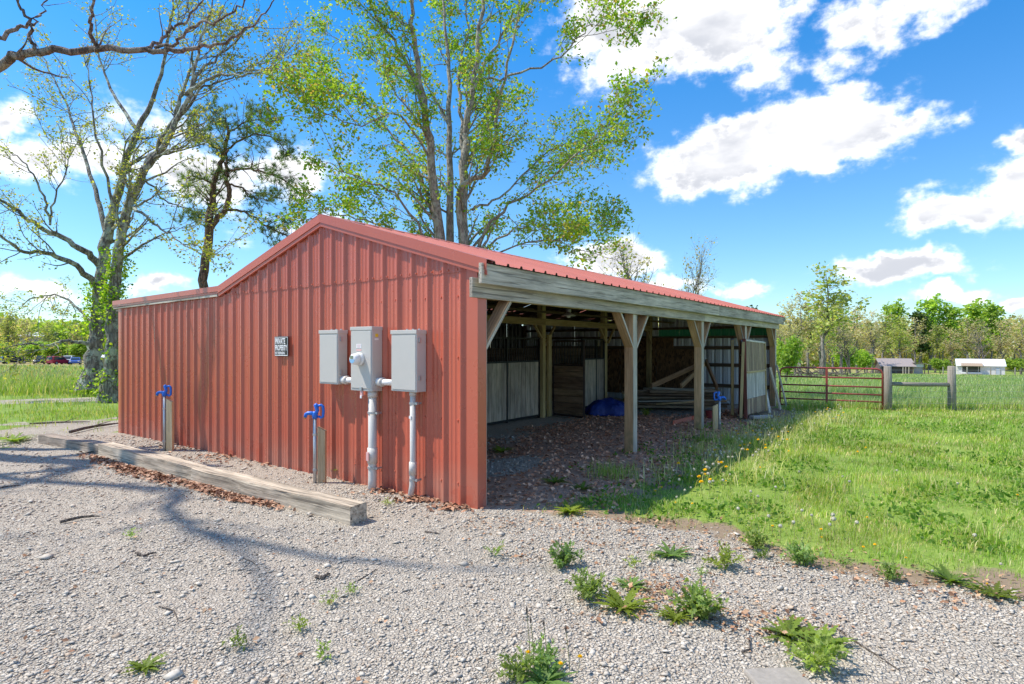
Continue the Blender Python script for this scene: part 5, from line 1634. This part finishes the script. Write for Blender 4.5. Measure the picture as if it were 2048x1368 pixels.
# stones
def stones():
    xs = []; ys = []; sz = []
    for (y0, y1, dens, s) in ((2.2, 3.6, 4300, .0080), (3.6, 5.2, 2800, .0088), (5.2, 7.2, 1300, .0105), (7.2, 10.5, 450, .0135)):
        n = int(dens * (y1 - y0) * 2 * (y1 * .95 + .9))
        x, y = scatter(n, -(y1 * .95 + .9), y1 * .95 + .9, y0, y1)
        w = weights(x, y); u, v = to_uv(x, y)
        fines = sst(fbm(x + 90, y + 20, .8, 4), .40, .62)
        k = (rng.random(len(x)) < np.clip(w[0] * 1.05, 0, 1) * (1 - .6 * fines)) & ~((u > -.02) & (u < 12.8) & (v > -.02) & (v < 8.6) & (v > 5))
        xs.append(x[k]); ys.append(y[k]); sz.append(s * rng.lognormal(0, .42, k.sum()))
    x = np.concatenate(xs); y = np.concatenate(ys); s = np.concatenate(sz)
    n = len(x)
    base = np.array([(1, 0, 0), (-1, 0, 0), (0, 1, 0), (0, -1, 0), (0, 0, 1), (0, 0, -1)], float)
    V = base[None] * rng.uniform(.65, 1.3, (n, 6, 1)) + rng.normal(0, .22, (n, 6, 3))
    V *= np.array([1, .84, .38])
    a = rng.uniform(0, 6.28, n); tl = rng.normal(0, .22, n)
    ca, sa = np.cos(a)[:, None], np.sin(a)[:, None]
    ct, st_ = np.cos(tl)[:, None], np.sin(tl)[:, None]
    X, Y_, Z = V[..., 0], V[..., 1], V[..., 2]
    Y2 = Y_ * ct - Z * st_; Z2 = Y_ * st_ + Z * ct
    V = np.stack([X * ca - Y2 * sa, X * sa + Y2 * ca, Z2], -1) * s[:, None, None]
    V += np.stack([x, y, gh(x, y) + s * rng.uniform(.0, .35, n)], 1)[:, None]
    F = np.array([(0, 2, 4), (2, 1, 4), (1, 3, 4), (3, 0, 4), (2, 0, 5), (1, 2, 5), (3, 1, 5), (0, 3, 5)])
    F = (np.arange(n)[:, None, None] * 6 + F[None]).reshape(-1, 3)
    t = rng.beta(2.2, 2.2, n)
    c = np.array([.36, .312, .258]) * (1 - t[:, None]) + np.array([.63, .568, .482]) * t[:, None]
    warm = rng.random(n) < .10
    c[warm] = np.array([.46, .36, .27]) * rng.uniform(.7, 1.15, (warm.sum(), 1))
    o = np_obj('gravel_stones', V.reshape(-1, 3), F, M['stone'], col=np.repeat(c, 6, 0), org=(0, 0, 0))
    tag(o, 'loose pale grey crushed stones covering the yard', 'gravel', None, 'stuff')
stones()

# dead leaves
def litter():
    x, y = scatter(75000, -9, 9, 3.2, 15)
    w = weights(x, y)[2]
    k = rng.random(len(x)) < w * .95
    x, y = x[k], y[k]
    # heaps along the timbers and the foot of the wall, stray leaves on the gravel
    ex, ey = [], []; big = []
    for (px, py, sp, n, hp) in ((455, 988, .26, 520, 1), (505, 1003, .22, 300, 1), (415, 977, .2, 220, 1), (265, 938, .36, 480, 1), (325, 955, .30, 420, 1), (205, 922, .3, 200, 1), (845, 1002, .14, 200, 1), (800, 985, .16, 140, 1), (905, 1018, .12, 100, 1), (690, 962, .2, 60, 0),
                                (480, 915, .3, 200, 1), (400, 895, .3, 150, 1), (560, 930, .2, 100, 1), (1330, 1190, .16, 160, 0), (1320, 1170, .2, 160, 0), (1560, 1255, .2, 190, 0), (1400, 1225, .2, 90, 0), (1230, 1225, .15, 90, 0), (1150, 1090, .3, 90, 0), (1260, 1050, .35, 220, 0),
                                (1420, 1090, .3, 160, 0), (1000, 1050, .3, 140, 0), (1800, 1165, .35, 170, 0), (1620, 1130, .3, 150, 0), (1950, 1190, .3, 150, 0), (1060, 1115, .2, 60, 0)):
        g_ = ground_at(px, py)
        a = rng.normal(0, sp, n); b = rng.normal(0, sp * .55, n)
        if px < 520 and py > 920:
            dd = (P_[1] - P_[0]).normalized(); b = -np.abs(b) * .55 - .02
            t_ = ((g_.x - P_[0].x) * dd.x + (g_.y - P_[0].y) * dd.y)
            fx_, fy_ = P_[0].x + dd.x * t_ - dd.y * -.0, P_[0].y + dd.y * t_
            q_ = np.array([-abs(dd.y), -abs(dd.x)])                      # towards the camera side of the timbers
            ex.append(fx_ + dd.x * a * 1.3 + q_[0] * (.09 - b) ); ey.append(fy_ + dd.y * a * 1.3 + q_[1] * (.09 - b))
        else:
            ex.append(g_.x + a); ey.append(g_.y + b)
        big.append(np.full(n, bool(hp)))
    sx, sy = scatter(1500, -9, 6, 2.6, 11)
    ks = weights(sx, sy)[0] > .5
    heap = np.concatenate([np.zeros(len(x), bool)] + big + [np.zeros(ks.sum(), bool)])
    x = np.concatenate([x] + ex + [sx[ks]]); y = np.concatenate([y] + ey + [sy[ks]])
    u, v = to_uv(x, y)
    k = ~((np.abs(u) < .03) & (v > 0) & (v < 8.6))
    x, y, u, heap = x[k], y[k], u[k], heap[k]
    n = len(x)
    st_ = ~heap & ((to_uv(x, y)[1] < -1.25) | (u < -.02) | (y < np.interp(x, EDGE_X, EDGE_Y) + .15))
    s = np.where(st_, rng.uniform(.006, .022, n), rng.uniform(.014, .040, n))[:, None]
    d = rng.normal(size=(n, 3)); d[:, 2] *= .28; d /= np.linalg.norm(d, axis=1)[:, None]
    up = np.array([0, 0, 1.0]) + rng.normal(0, .35, (n, 3))
    a = np.cross(d, up); a /= np.linalg.norm(a, axis=1)[:, None]; nn = np.cross(a, d)
    P = np.stack([x, y, gh(x, y) + rng.uniform(.006, .03, n)], 1)
    V = np.stack([P - d * s, P + a * s * .65 + nn * s * .25, P + d * s, P - a * s * .65 + nn * s * .25], 1).reshape(-1, 3)
    q = np.arange(n)[:, None] * 4
    F = np.concatenate([q + np.array([[0, 1, 2]]), q + np.array([[0, 2, 3]])])
    cs = np.array([(.46, .27, .17), (.56, .38, .26), (.36, .21, .14), (.66, .50, .37), (.54, .37, .27), (.26, .15, .10)])
    c = cs[rng.integers(0, 6, n)] * rng.uniform(.75, 1.25, (n, 1))
    c = c * np.array([1.2, .98, .86]); c[heap] *= .62
    c[st_] = c[st_] * np.array([.62, .66, .62])
    o = np_obj('dead_leaves', V, F, M['litter'], col=np.repeat(c, 4, 0), org=(0, 0, 0))
    tag(o, 'brown dead leaves drifted under the barn front and along the timbers', 'leaf litter', None, 'stuff')
litter()

# blades
def blades(x, y, h, w, lean=.5, cols=None, z=None):
    n = len(x)
    a = rng.uniform(0, 6.28, n)
    d = np.stack([np.cos(a), np.sin(a), np.zeros(n)], 1); s = np.stack([-np.sin(a), np.cos(a), np.zeros(n)], 1)
    l = (rng.uniform(.1, 1.0, n) * lean)[:, None]
    h = h[:, None]; w = w[:, None]
    P = np.stack([x, y, (gh(x, y) if z is None else z) - .005], 1)
    m = P + d * h * l * .35 + np.array([0, 0, 1]) * h * .6
    t = P + d * h * l + np.array([0, 0, 1]) * h * np.sqrt(np.clip(1 - .5 * l * l, .2, 1))
    V = np.stack([P - s * w * .5, P + s * w * .5, m + s * w * .38, m - s * w * .38, t], 1).reshape(-1, 3)
    q = np.arange(n)[:, None] * 5
    F4 = q + np.array([[0, 1, 2, 3]]); F3 = q + np.array([[3, 2, 4]])
    c = cols[rng.integers(0, len(cols), n)] * rng.uniform(.75, 1.25, (n, 1))
    return V, F4, F3, np.repeat(c, 5, 0)
LAWN = np.array([(.23, .35, .045), (.28, .40, .06), (.18, .30, .035), (.33, .42, .09), (.42, .42, .17), (.52, .44, .25)])
FIELD = np.array([(.25, .37, .13), (.29, .41, .15), (.21, .33, .11), (.34, .42, .19), (.43, .42, .25)])
def grass_obj(name, label, parts):
    V = np.concatenate([p[0] for p in parts]); C = np.concatenate([p[3] for p in parts])
    off = np.cumsum([0] + [len(p[0]) for p in parts])[:-1]
    F4 = np.concatenate([p[1] + o for p, o in zip(parts, off)]); F3 = np.concatenate([p[2] + o for p, o in zip(parts, off)])
    o = np_obj(name, V, [F4, F3], M['grass'], col=C, org=(0, 0, 0))
    tag(o, label, 'grass', None, 'stuff')
def lawn():
    parts = []
    for (y0, y1, dens, hh, ww) in ((3.2, 5.2, 3600, .040, .0045), (5.2, 8, 2500, .045, .006), (8, 11.5, 1300, .055, .009), (11.5, 15.3, 800, .065, .013)):
        x, y = scatter(int(dens * (y1 - y0) * (.95 * y1 + 1.5)), .0, .95 * y1 + 1.5, y0, y1)
        g = weights(x, y)[1] * (1 - .5 * sst(fbm(x + 5, y + 70, 1.7, 4), .56, .70)); u, v = to_uv(x, y)
        tuft = fbm(x, y, 2.2, 3)
        k = (rng.random(len(x)) < g * np.maximum(.4, sst(tuft, .25, .6))) & (v < -.05)
        x, y, tu = x[k], y[k], tuft[k]
        h = hh * rng.uniform(.5, 1.5, len(x)) * (.35 + 1.5 * tu)
        b_ = blades(x, y, h, ww * rng.uniform(.7, 1.3, len(x)), .9, LAWN)
        pt = fbm(x + 11, y + 3, .75, 4)[:, None]; p2 = fbm(x + 61, y + 33, 2.6, 3)[:, None]
        tone = np.where(pt > .5, np.array([[1.1, 1.04, 1.1]]), np.array([[.86, .95, .9]])) * (.62 + .76 * p2)
        parts.append((b_[0], b_[1], b_[2], b_[3] * np.repeat(tone, 5, 0)))
    # taller tufts
    for (cx, cy, r_, n, hh) in [(1215, 1085 - 130, .12, 120, .2), (1650, 985, .16, 220, .2), (1480, 895, .22, 200, .2), (1965, 1090, .14, 160, .16), (1390, 905, .2, 160, .18), (1240, 955, .18, 150, .17), (1850, 980, .2, 160, .16), (1560, 860, .4, 260, .2), (1420, 880, .3, 200, .2)]:
        g_ = ground_at(cx, cy)
        x = g_.x + rng.normal(0, r_, n); y = g_.y + rng.normal(0, r_, n)
        parts.append(blades(x, y, hh * rng.uniform(.6, 1.3, n), np.full(n, .006), .8, LAWN))
    # dry seeding grass along the bright edge of the shade
    for (cx, cy) in ((1500, 880), (1560, 855), (1600, 845), (1640, 838), (1540, 890), (1460, 915), (1425, 950), (1590, 870), (1660, 850)):
        g_ = ground_at(cx, cy); n = 170
        x = g_.x + rng.normal(0, .42, n); y = g_.y + rng.normal(0, .42, n)
        u, v = to_uv(x, y); x, y = x[v < -.5], y[v < -.5]; n = len(x)
        parts.append(blades(x, y, rng.uniform(.1, .28, n), np.full(n, .008), .9, np.array([(.62, .56, .30), (.66, .62, .40), (.42, .44, .14), (.56, .52, .24)])))
    # blades along the far edge under the gate and fence
    n = 2600
    x = rng.uniform(7.2, 16, n); y = 15.3 + rng.normal(0, .12, n)
    parts.append(blades(x, y, rng.uniform(.1, .32, n), np.full(n, .012), .7, LAWN))
    grass_obj('lawn_grass', 'bright green lawn grass beside the barn', parts)
lawn()
def field():
    parts = []
    for (y0, y1, n, hh, ww) in ((15.4, 20, 26000, .24, .013), (20, 30, 26000, .30, .022), (30, 48, 22000, .26, .035), (48, 80, 14000, .13, .07)):
        x, y = scatter(n, 4, .95 * y1 + 2, y0, y1)
        u, v = to_uv(x, y); k = (u > 13.2) | (v < -.5)
        x, y = x[k], y[k]
        parts.append(blades(x, y, hh * rng.uniform(.5, 1.4, len(x)) * (.6 + .8 * fbm(x, y, .5, 3)), ww * rng.uniform(.7, 1.3, len(x)), .7, FIELD))
    for (y0, y1, n, hh, ww) in ((9, 15, 24000, .09, .010), (15, 22, 12000, .14, .014), (21.5, 32, 22000, .45, .025), (32, 55, 16000, .5, .05), (55, 100, 9000, .4, .1)):
        x, y = scatter(n, -.95 * y1 - 2, -5, y0, y1)
        g = weights(x, y)[1]; k = (rng.random(len(x)) < g * sst(fbm(x, y, 1.1, 3), .2, .62 if y0 < 20 else .3))
        x, y = x[k], y[k]
        tan_ = np.array([(.42, .32, .18), (.48, .36, .22), (.25, .27, .10)])
        cl = LAWN if y0 < 30 else np.concatenate([FIELD, tan_])
        parts.append(blades(x, y, hh * rng.uniform(.5, 1.4, len(x)), ww * rng.uniform(.7, 1.3, len(x)), .7, cl))
    grass_obj('pasture_grass', 'longer pasture grass beyond the fence and the lane', parts)
field()

# broad-leaved weeds through the lawn and along the shaded strip
def broadleaf():
    x, y = scatter(42000, .1, 12, 3.4, 12)
    g = weights(x, y); u, v = to_uv(x, y)
    pn = fbm(x + 7, y, 1.3, 3)
    wgt = g[1] * sst(pn, .42, .66) * np.clip(1.6 - y / 12, .2, 1) + .5 * ((v < .2) & (v > -1.6)) * sst(fbm(x, y + 30, 2.0, 3), .52, .66) * (g[0] < .4)
    k = rng.random(len(x)) < wgt
    x, y = x[k], y[k]
    n = len(x)
    P = np.stack([x, y, gh(x, y) + rng.uniform(.005, .05, n)], 1)
    V, F, c = leaves(P, .05, [(.13, .26, .03), (.17, .31, .04), (.10, .21, .03), (.22, .33, .06)], .22, .6, -.5)
    o = np_obj('lawn_weeds', V, F, M['leaf'], col=c, org=(0, 0, 0))
    tag(o, 'low broad-leaved weeds and clover spread through the lawn', 'weeds', None, 'stuff')
broadleaf()

# ------------------------------------------------------------------ single weeds on the gravel
def rosette(n, length, width, erect, lobes, colr, seg=7, stemmy=0):
    VV = []; QF = []; CC = []; base = 0
    for i in range(n):
        a = i * 2.399 + rng.normal(0, .3); e = erect * rng.uniform(.35, 1.25) if i > n * .25 else erect * rng.uniform(1.0, 1.6)
        L = length * rng.uniform(.65, 1.15)
        d = np.array([math.cos(a), math.sin(a), 0]); s = np.array([-d[1], d[0], 0])
        cl = np.array(colr) * rng.uniform(.75, 1.25)
        for j in range(seg + 1):
            t = j / seg
            el = min(1.5, e) * (1 - .75 * t)
            p = d * L * (t * math.cos(e * .9) + .10 * t * t) + np.array([0, 0, L * (math.sin(min(1.45, e)) * (t - .42 * t * t) + .012)])
            w = width * L * (math.sin(math.pi * min(1, .08 + .92 * t) ** .8) + .05)
            if lobes: w *= (1.25 if j % 2 else .42)
            roll = rng.normal(0, .12)
            VV += [p - s * w + np.array([0, 0, w * (.25 + roll)]), p, p + s * w + np.array([0, 0, w * (.25 - roll)])]
            CC += [cl, cl * .85, cl]
        for j in range(seg):
            q = base + j * 3
            QF += [(q, q + 1, q + 4, q + 3), (q + 1, q + 2, q + 5, q + 4)]
        base += (seg + 1) * 3
    return np.array(VV), np.array(QF), np.array(CC)
def bushy(size, n, cl, stems=14):
    P = []; D = []
    for k in range(stems):
        a = k * 2.4 + rng.normal(0, .3); e = rng.uniform(.35, 1.35); L = size * rng.uniform(.7, 1.1)
        d = np.array([math.cos(a) * math.cos(e), math.sin(a) * math.cos(e), math.sin(e) * .95])
        m = n // stems; t = rng.uniform(.12, 1, m)[:, None]
        P.append(d * L * t + np.array([0, 0, .01]) + rng.normal(0, size * .07, (m, 3)) * np.array([1, 1, .6])); D.append(np.repeat(d[None], m, 0))
    P = np.concatenate(P); D = np.concatenate(D); P[:, 2] = np.abs(P[:, 2]) + .004
    m = len(P)
    d = D * .6 + rng.normal(0, .6, (m, 3)); d /= np.linalg.norm(d, axis=1)[:, None]
    a = np.cross(d, np.array([0, 0, 1.0]) + rng.normal(0, .4, (m, 3))); a /= np.linalg.norm(a, axis=1)[:, None]; nn = np.cross(a, d)
    s = (size * .30 * rng.uniform(.5, 1.2, m))[:, None]
    ks = [(0, 0, 0), (.3, .24, .05), (.38, .09, .02), (.62, .20, .06), (.7, .07, .02), (1, 0, -.06), (.7, -.07, .02), (.62, -.20, .06), (.38, -.09, .02), (.3, -.24, .05)]
    V = np.stack([P + d * s * x + a * s * y + nn * s * z for x, y, z in ks], 1).reshape(-1, 3)
    V[:, 2] = np.maximum(V[:, 2], .004)
    q = np.arange(m)[:, None] * 10
    F = np.concatenate([q + np.array([f]) for f in ((0, 1, 2, 8), (0, 8, 9, 9), (2, 3, 4, 6), (2, 6, 7, 8), (4, 5, 6, 6))])
    F = F[(F[:, 2] != F[:, 3])]; F3 = np.concatenate([q + np.array([f]) for f in ((0, 8, 9), (4, 5, 6))])
    c = np.array(cl) * rng.uniform(.65, 1.35, (m, 1)) + rng.uniform(0, .03, (m, 1))
    return V, [F, F3], np.repeat(c, 10, 0)
def weed(label, px, py, size, kind, name='weed', grp='weeds growing in the gravel'):
    g = ground_at(px, py)
    g.z = float(gh(np.array([g.x]), np.array([g.y]))[0])
    if kind == 'thistle':          # bushy, lobed
        V, F, C = bushy(size, 260, (.17, .27, .08))
    elif kind == 'thistle_tall':
        V, F, C = bushy(size, 420, (.16, .26, .085), 18)
    elif kind == 'plantain':
        V, F, C = rosette(30, size, .075, .5, False, (.15, .26, .07))
    elif kind == 'dock':
        V, F, C = rosette(30, size, .10, .5, True, (.15, .24, .04), 13)
    else:
        V, F, C = bushy(size, 90, (.17, .28, .06), 9)
    tn = rng.uniform(0, 1); C = np.clip(C * (np.array([1.0, 1.0, 1.0]) * (1 - tn) + np.array([1.45, 1.15, .8]) * tn) * rng.uniform(.85, 1.15), 0, 1)
    r = thing(name, label, 'weed', g, grp)
    np_obj('leaves', V + np.array(g), F, M['leaf'], r, col=C, smooth=True, org=g)
    return r
weed('bushy grey green thistle, leftmost of the tall clumps on the gravel', 1130, 1132, .165, 'thistle_tall')
weed('flat rosette of long smooth green leaves on the gravel', 1342, 1115, .17, 'plantain')
weed('round green thistle right of the smooth-leaved rosette', 1447, 1138, .15, 'thistle')
weed('dense dome-shaped grey green thistle left of the withered patch', 1175, 1198, .155, 'thistle_tall')
weed('thin narrow-leaved rosette beside the dome-shaped thistle', 1262, 1176, .13, 'plantain')
weed('largest ragged thistle clump in the middle of the gravel', 1395, 1236, .195, 'thistle_tall')
weed('small side shoot left of the largest thistle clump', 1350, 1240, .12, 'dock')
weed('dandelion rosette with bare stalks below the withered patch', 1248, 1220, .19, 'dock')
weed('thistle at the lawn edge, left of two', 1512, 1098, .14, 'thistle_tall')
weed('small thistle below the left one at the lawn edge', 1524, 1118, .08, 'thistle')
weed('taller thistle at the lawn edge, right of two', 1602, 1132, .15, 'thistle_tall')
weed('wide sprawling dark green dock above the sunken wood block', 1575, 1272, .17, 'dock')
weed('dark green dock leaves at the right of the sprawling clump', 1640, 1295, .19, 'dock')
weed('blue green thistle right of the sunken wood block', 1635, 1340, .17, 'thistle')
weed('tiny green weed right of the round thistle', 1403, 1152, .06, 'small')
weed('tiny weed between the dome thistle and smooth rosette', 1264, 1136, .08, 'small')
weed('tiny weed just below the smooth-leaved rosette', 1303, 1124, .06, 'small')
weed('flat weed left of the bushy thistle near the barn corner', 992, 1112, .11, 'small')
weed('small weed in front of the landscape timber end', 774, 1013, .08, 'small')
weed('small weed in the middle of the bare gravel', 660, 1212, .08, 'small')
weed('tiny weed up right of the one in the middle gravel', 704, 1188, .07, 'small')
weed('spindly weed low in the middle gravel', 598, 1262, .09, 'small')
weed('spreading mat of weed at the bottom left', 292, 1340, .10, 'dock')
weed('thin reddish weed at the bottom left of centre', 475, 1298, .09, 'small')
weed('pale two-leaved sprout near the timbers at left', 260, 1078, .08, 'small')
weed('lone weed at the bottom, right of the spindly one', 645, 1318, .08, 'small')
weed('thistle shoot on the right lawn edge', 1780, 1160, .13, 'thistle')
weed('small weed beside the right lawn edge shoot', 1690, 1133, .08, 'small')
weed('wide dandelion rosette on the right lawn edge', 1900, 1165, .18, 'dock')
weed('dandelion rosette at the far right of the gravel edge', 1990, 1195, .16, 'dock')
weed('broad leafy weed inside the open barn front', 1005, 905, .22, 'dock')
weed('broad leafy weed in the dead leaves by the barn corner', 1140, 1028, .20, 'dock')
weed('leafy weed left among the dead leaves', 1110, 968, .18, 'dock')
weed('leafy weed between the first two posts', 1165, 980, .16, 'dock')
weed('small weed growing by the tarp', 1292, 835, .18, 'thistle')
weed('leafy weed beyond the second post', 1405, 885, .25, 'dock')
weed('green clump of grass beside the left timber end', 28, 885, .32, 'plantain')
# maple seedling by the hydrant
g = ground_at(672, 957); r = thing('seedling', 'bright green maple seedling beside the wooden hydrant stake', 'seedling', g)
MB().tube([g, g + Vector((.01, 0, .06)), g + Vector((0, 0, .11))], .003, 5).build('stem', M['stick'], r)
V, F, C = rosette(6, .085, .36, .25, False, (.30, .44, .04), 5)
np_obj('leaves', V + np.array(g) + np.array([0, 0, .10]), F, M['leaf'], r, col=C, org=g)

# flower patch at the bottom edge
def dandelion_proto(kind):
    r = thing('dandelion', 'dandelion', 'flower', (0, 0, 0))
    h = 1.0
    MB().tube([Vector((0, 0, -.02)), Vector((.02, .01, .5)), Vector((0, 0, .97))], [.016, .013, .011], 4, False).build('stem', M['stalk'], r, org=(0, 0, 0))
    if kind == 'yellow':
        VV = []; FF = []; b = 0
        for ring, (n, rad, zz, tilt) in enumerate(((13, .145, .97, .02), (11, .11, 1.0, .05), (8, .06, 1.02, .06))):
            for i in range(n):
                a = 2 * math.pi * i / n + ring; d = np.array([math.cos(a), math.sin(a), 0]); s = np.array([-d[1], d[0], 0])
                c0 = np.array([0, 0, zz - .03]); VV += [c0 - s * .015, c0 + s * .015, d * rad + s * .03 + [0, 0, zz + tilt], d * rad - s * .03 + [0, 0, zz + tilt]]
                FF.append((b, b + 1, b + 2, b + 3)); b += 4
        np_obj('flower_head', np.array(VV), np.array(FF), M['petal'], r, col=np.tile([.82, .55, .01], (len(VV), 1)), org=(0, 0, 0))
    else:
        VV = []; FF = []; n = 120
        i = np.arange(n); ph = np.arccos(1 - 2 * (i + .5) / n); th = i * 2.39996
        D = np.stack([np.cos(th) * np.sin(ph), np.sin(th) * np.sin(ph), np.cos(ph)], 1)
        s = rng.normal(size=(n, 3)); s -= D * (s * D).sum(1)[:, None]; s /= np.linalg.norm(s, axis=1)[:, None]; t = np.cross(D, s)
        c0 = np.array([0, 0, 1.02])
        V = np.stack([c0 + D * .02, c0 + D * .115 + s * .03, c0 + D * .13, c0 + D * .115 - s * .03, c0 + D * .115 + t * .03, c0 + D * .115 - t * .03], 1).reshape(-1, 3)
        q = np.arange(n)[:, None] * 6
        F = np.concatenate([q + np.array([[1, 4, 3]]), q + np.array([[1, 3, 5]]), q + np.array([[0, 1, 3]])])
        np_obj('seed_head', V, F, M['petal'], r, col=np.tile([.60, .57, .50], (len(V), 1)), org=(0, 0, 0))
    return r
M['stalk'] = plain('green flower stalk', (.20, .20, .07), .6, 0, .2, 20, 0)
def dandelions(kind, spots, label, group):
    proto = dandelion_proto(kind); first = True
    for (x, y, h, lb) in spots:
        z = float(gh(np.array([x]), np.array([y]))[0])
        hd = .13 if kind == 'yellow' else .12
        s = h
        w = h * .9 if kind == 'yellow' else h * .8
        if first: o = proto; first = False
        else: o = copy_tree(proto)
        o.location = (x, y, z); o.rotation_euler = (rng.normal(0, .12), rng.normal(0, .12), rng.uniform(0, 6.28)); o.scale = (w, w, w)
        o['label'] = lb or label; o['category'] = 'flower'; o['group'] = group
def band(n, gx0, kind):
    out = []
    pts = [(1440, 925), (1490, 890), (1520, 870), (1560, 850), (1610, 835), (1650, 838), (1590, 860), (1540, 885), (1480, 920), (1420, 960), (1390, 985)]
    for i in range(n):
        px, py = pts[rng.integers(0, len(pts))]
        g_ = ground_at(px + rng.normal(0, 26), py + rng.normal(0, 10)); u, v = to_uv(g_.x, g_.y)
        if v > -.3: continue
        out.append((g_.x, g_.y, rng.uniform(.11, .2), None))
    return out
ys = [(ground_at(px, py).x, ground_at(px, py).y, h, lb) for (px, py, h, lb) in ((1049, 1348, .11, 'yellow dandelion at the bottom edge, leftmost of three'), (1118, 1362, .09, 'yellow dandelion at the bottom edge, middle of three'), (1154, 1352, .10, 'yellow dandelion at the bottom edge, rightmost of three'),
      (1165, 1050, .07, 'yellow dandelion at the gravel edge near the barn corner'), (1545, 1075, .09, None), (1640, 1082, .1, None), (1722, 1116, .09, None), (1750, 1116, .1, None), (1809, 1135, .08, None), (1642, 1095, .08, None), (1353, 1030, .1, None), (1388, 1032, .1, None), (1320, 995, .12, None), (1312, 1000, .1, None), (1434, 945, .14, None), (1450, 980, .1, None), (1738, 915, .15, None), (1712, 918, .12, None), (2030, 1010, .1, None), (1210, 1008, .09, None), (1360, 970, .1, None), (1520, 950, .1, None), (1580, 920, .12, None), (1980, 1185, .06, None), (1735, 1055, .09, None))]
dandelions('yellow', ys + band(50, 0, 'y'), 'yellow dandelion flower in the lawn beside the barn', 'yellow dandelions in the lawn')
wsd = [(ground_at(px, py).x, ground_at(px, py).y, h, None) for (px, py, h) in ((1560, 1090, .17), (1590, 1082, .16), (1665, 1082, .15), (1710, 1080, .17), (1476, 1050, .16), (1513, 1020, .15), (1340, 985, .14), (1445, 985, .16), (1684, 976, .14), (1695, 990, .16), (1948, 1105, .15), (1992, 1150, .10), (1866, 1165, .10), (1600, 1050, .15), (1630, 1060, .14), (1670, 1080, .2), (1355, 1020, .12), (1600, 965, .14), (1796, 965, .14), (1915, 990, .13), (1780, 920, .12), (1870, 900, .12), (1500, 1010, .15), (1550, 1000, .15), (1655, 1062, .18), (1540, 1065, .16))]
dandelions('white', wsd + band(140, 0, 'w'), 'white dandelion seed head in the lawn beside the barn', 'dandelion seed heads in the lawn')
weed('leafy green patch with tall stalks at the bottom edge', 1090, 1366, .16, 'plantain')
weed('grey green leaves left of the bottom dandelions', 1035, 1362, .13, 'thistle')
weed('dark green tuft behind the bottom dandelions', 1085, 1336, .12, 'thistle')
for i, (px, py, h) in enumerate(((1062, 1348, .30), (1070, 1352, .26), (1096, 1340, .22), (1140, 1345, .2))):
    g = ground_at(px, py); r = thing('plantain_stalk', ['tallest dark seed stalk at the bottom edge, left of two', 'tall seed stalk at the bottom edge, right of the tallest', 'thin brown stalk behind the bottom dandelions', 'short pale stalk beside the right bottom dandelion'][i], 'seed stalk', g, 'seed stalks at the bottom edge')
    MB().tube([g, g + Vector((-.01, 0, h * .6)), g + Vector((-.02, 0, h))], [.0025, .002, .0018], 5).build('stem', M['stalk'], r)
    MB().tube([g + Vector((-.02, 0, h - .005)), g + Vector((-.021, 0, h + .012)), g + Vector((-.022, 0, h + .03))], [.003, .006, .002], 6).build('seed_head', M['stick'], r)

# sticks
STK = [((120, 1048), (200, 1036), .014, 'thick brown stick on the gravel at left'), ((0, 978), (42, 973), .009, 'stick at the left edge of the gravel'), ((272, 1110), (312, 1108), .011, 'short dark stick low on the left gravel'), ((1675, 1260), (1800, 1345), .006, 'long thin curved stick on the right gravel'),
       ((1484, 1308), (1500, 1274), .006, 'short curved twig left of the sprawling dock'), ((632, 1158), (660, 1152), .014, 'dark flat chip of wood on the middle gravel'), ((705, 1170), (755, 1140), .004, 'thin twig above the flat chip'), ((1388, 1245), (1455, 1254), .006, 'bent twig under the largest thistle'),
       ((140, 868), (238, 850), .03, 'fallen branch by the left end of the barn'), ((60, 850), (180, 846), .02, 'fallen branch on the mottled turf'), ((160, 912), (215, 898), .012, 'crooked twig propped on the timber joint'), ((1842, 1058), (1880, 1040), .007, 'pale bent stick at the lawn edge'),
       ((850, 1066), (880, 1070), .008, 'pale chip on the gravel before the barn corner'), ((318, 1215), (356, 1255), .004, 'thin twig in the lower left gravel'), ((475, 1115), (520, 1140), .004, 'thin twig left of the middle gravel weeds'), ((900, 1318), (920, 1280), .006, 'dark twig near the bottom centre')]
for (a, b, rad, lb) in STK:
    p0 = ground_at(*a); p1 = ground_at(*b)
    m_ = (p0 + p1) / 2 + Vector((rng.normal(0, .03), rng.normal(0, .05), rad * .8)); L = (p1 - p0).length
    mb = MB(); mb.tube([p0 + Vector((0, 0, rad * 1.2)), p0.lerp(m_, .6) + Vector((0, 0, rad * 1.2)), m_ + Vector((0, 0, rad * .8)), m_.lerp(p1, .6) + Vector((0, .01, rad * 1.1)), p1 + Vector((0, 0, rad * 1.2))], [rad, rad * .95, rad * .85, rad * .7, rad * .4], 6)
    if L > .5 and rad > .008:
        mb.tube([m_ + Vector((0, 0, rad)), m_ + Vector((.1 * L, .05 * L, .06 * L)), m_ + Vector((.2 * L, .12 * L, .09 * L))], [rad * .5, rad * .35, rad * .15], 5)
    tag(mb.build('stick', M['stick']), lb, 'stick', 'sticks lying about the yard')
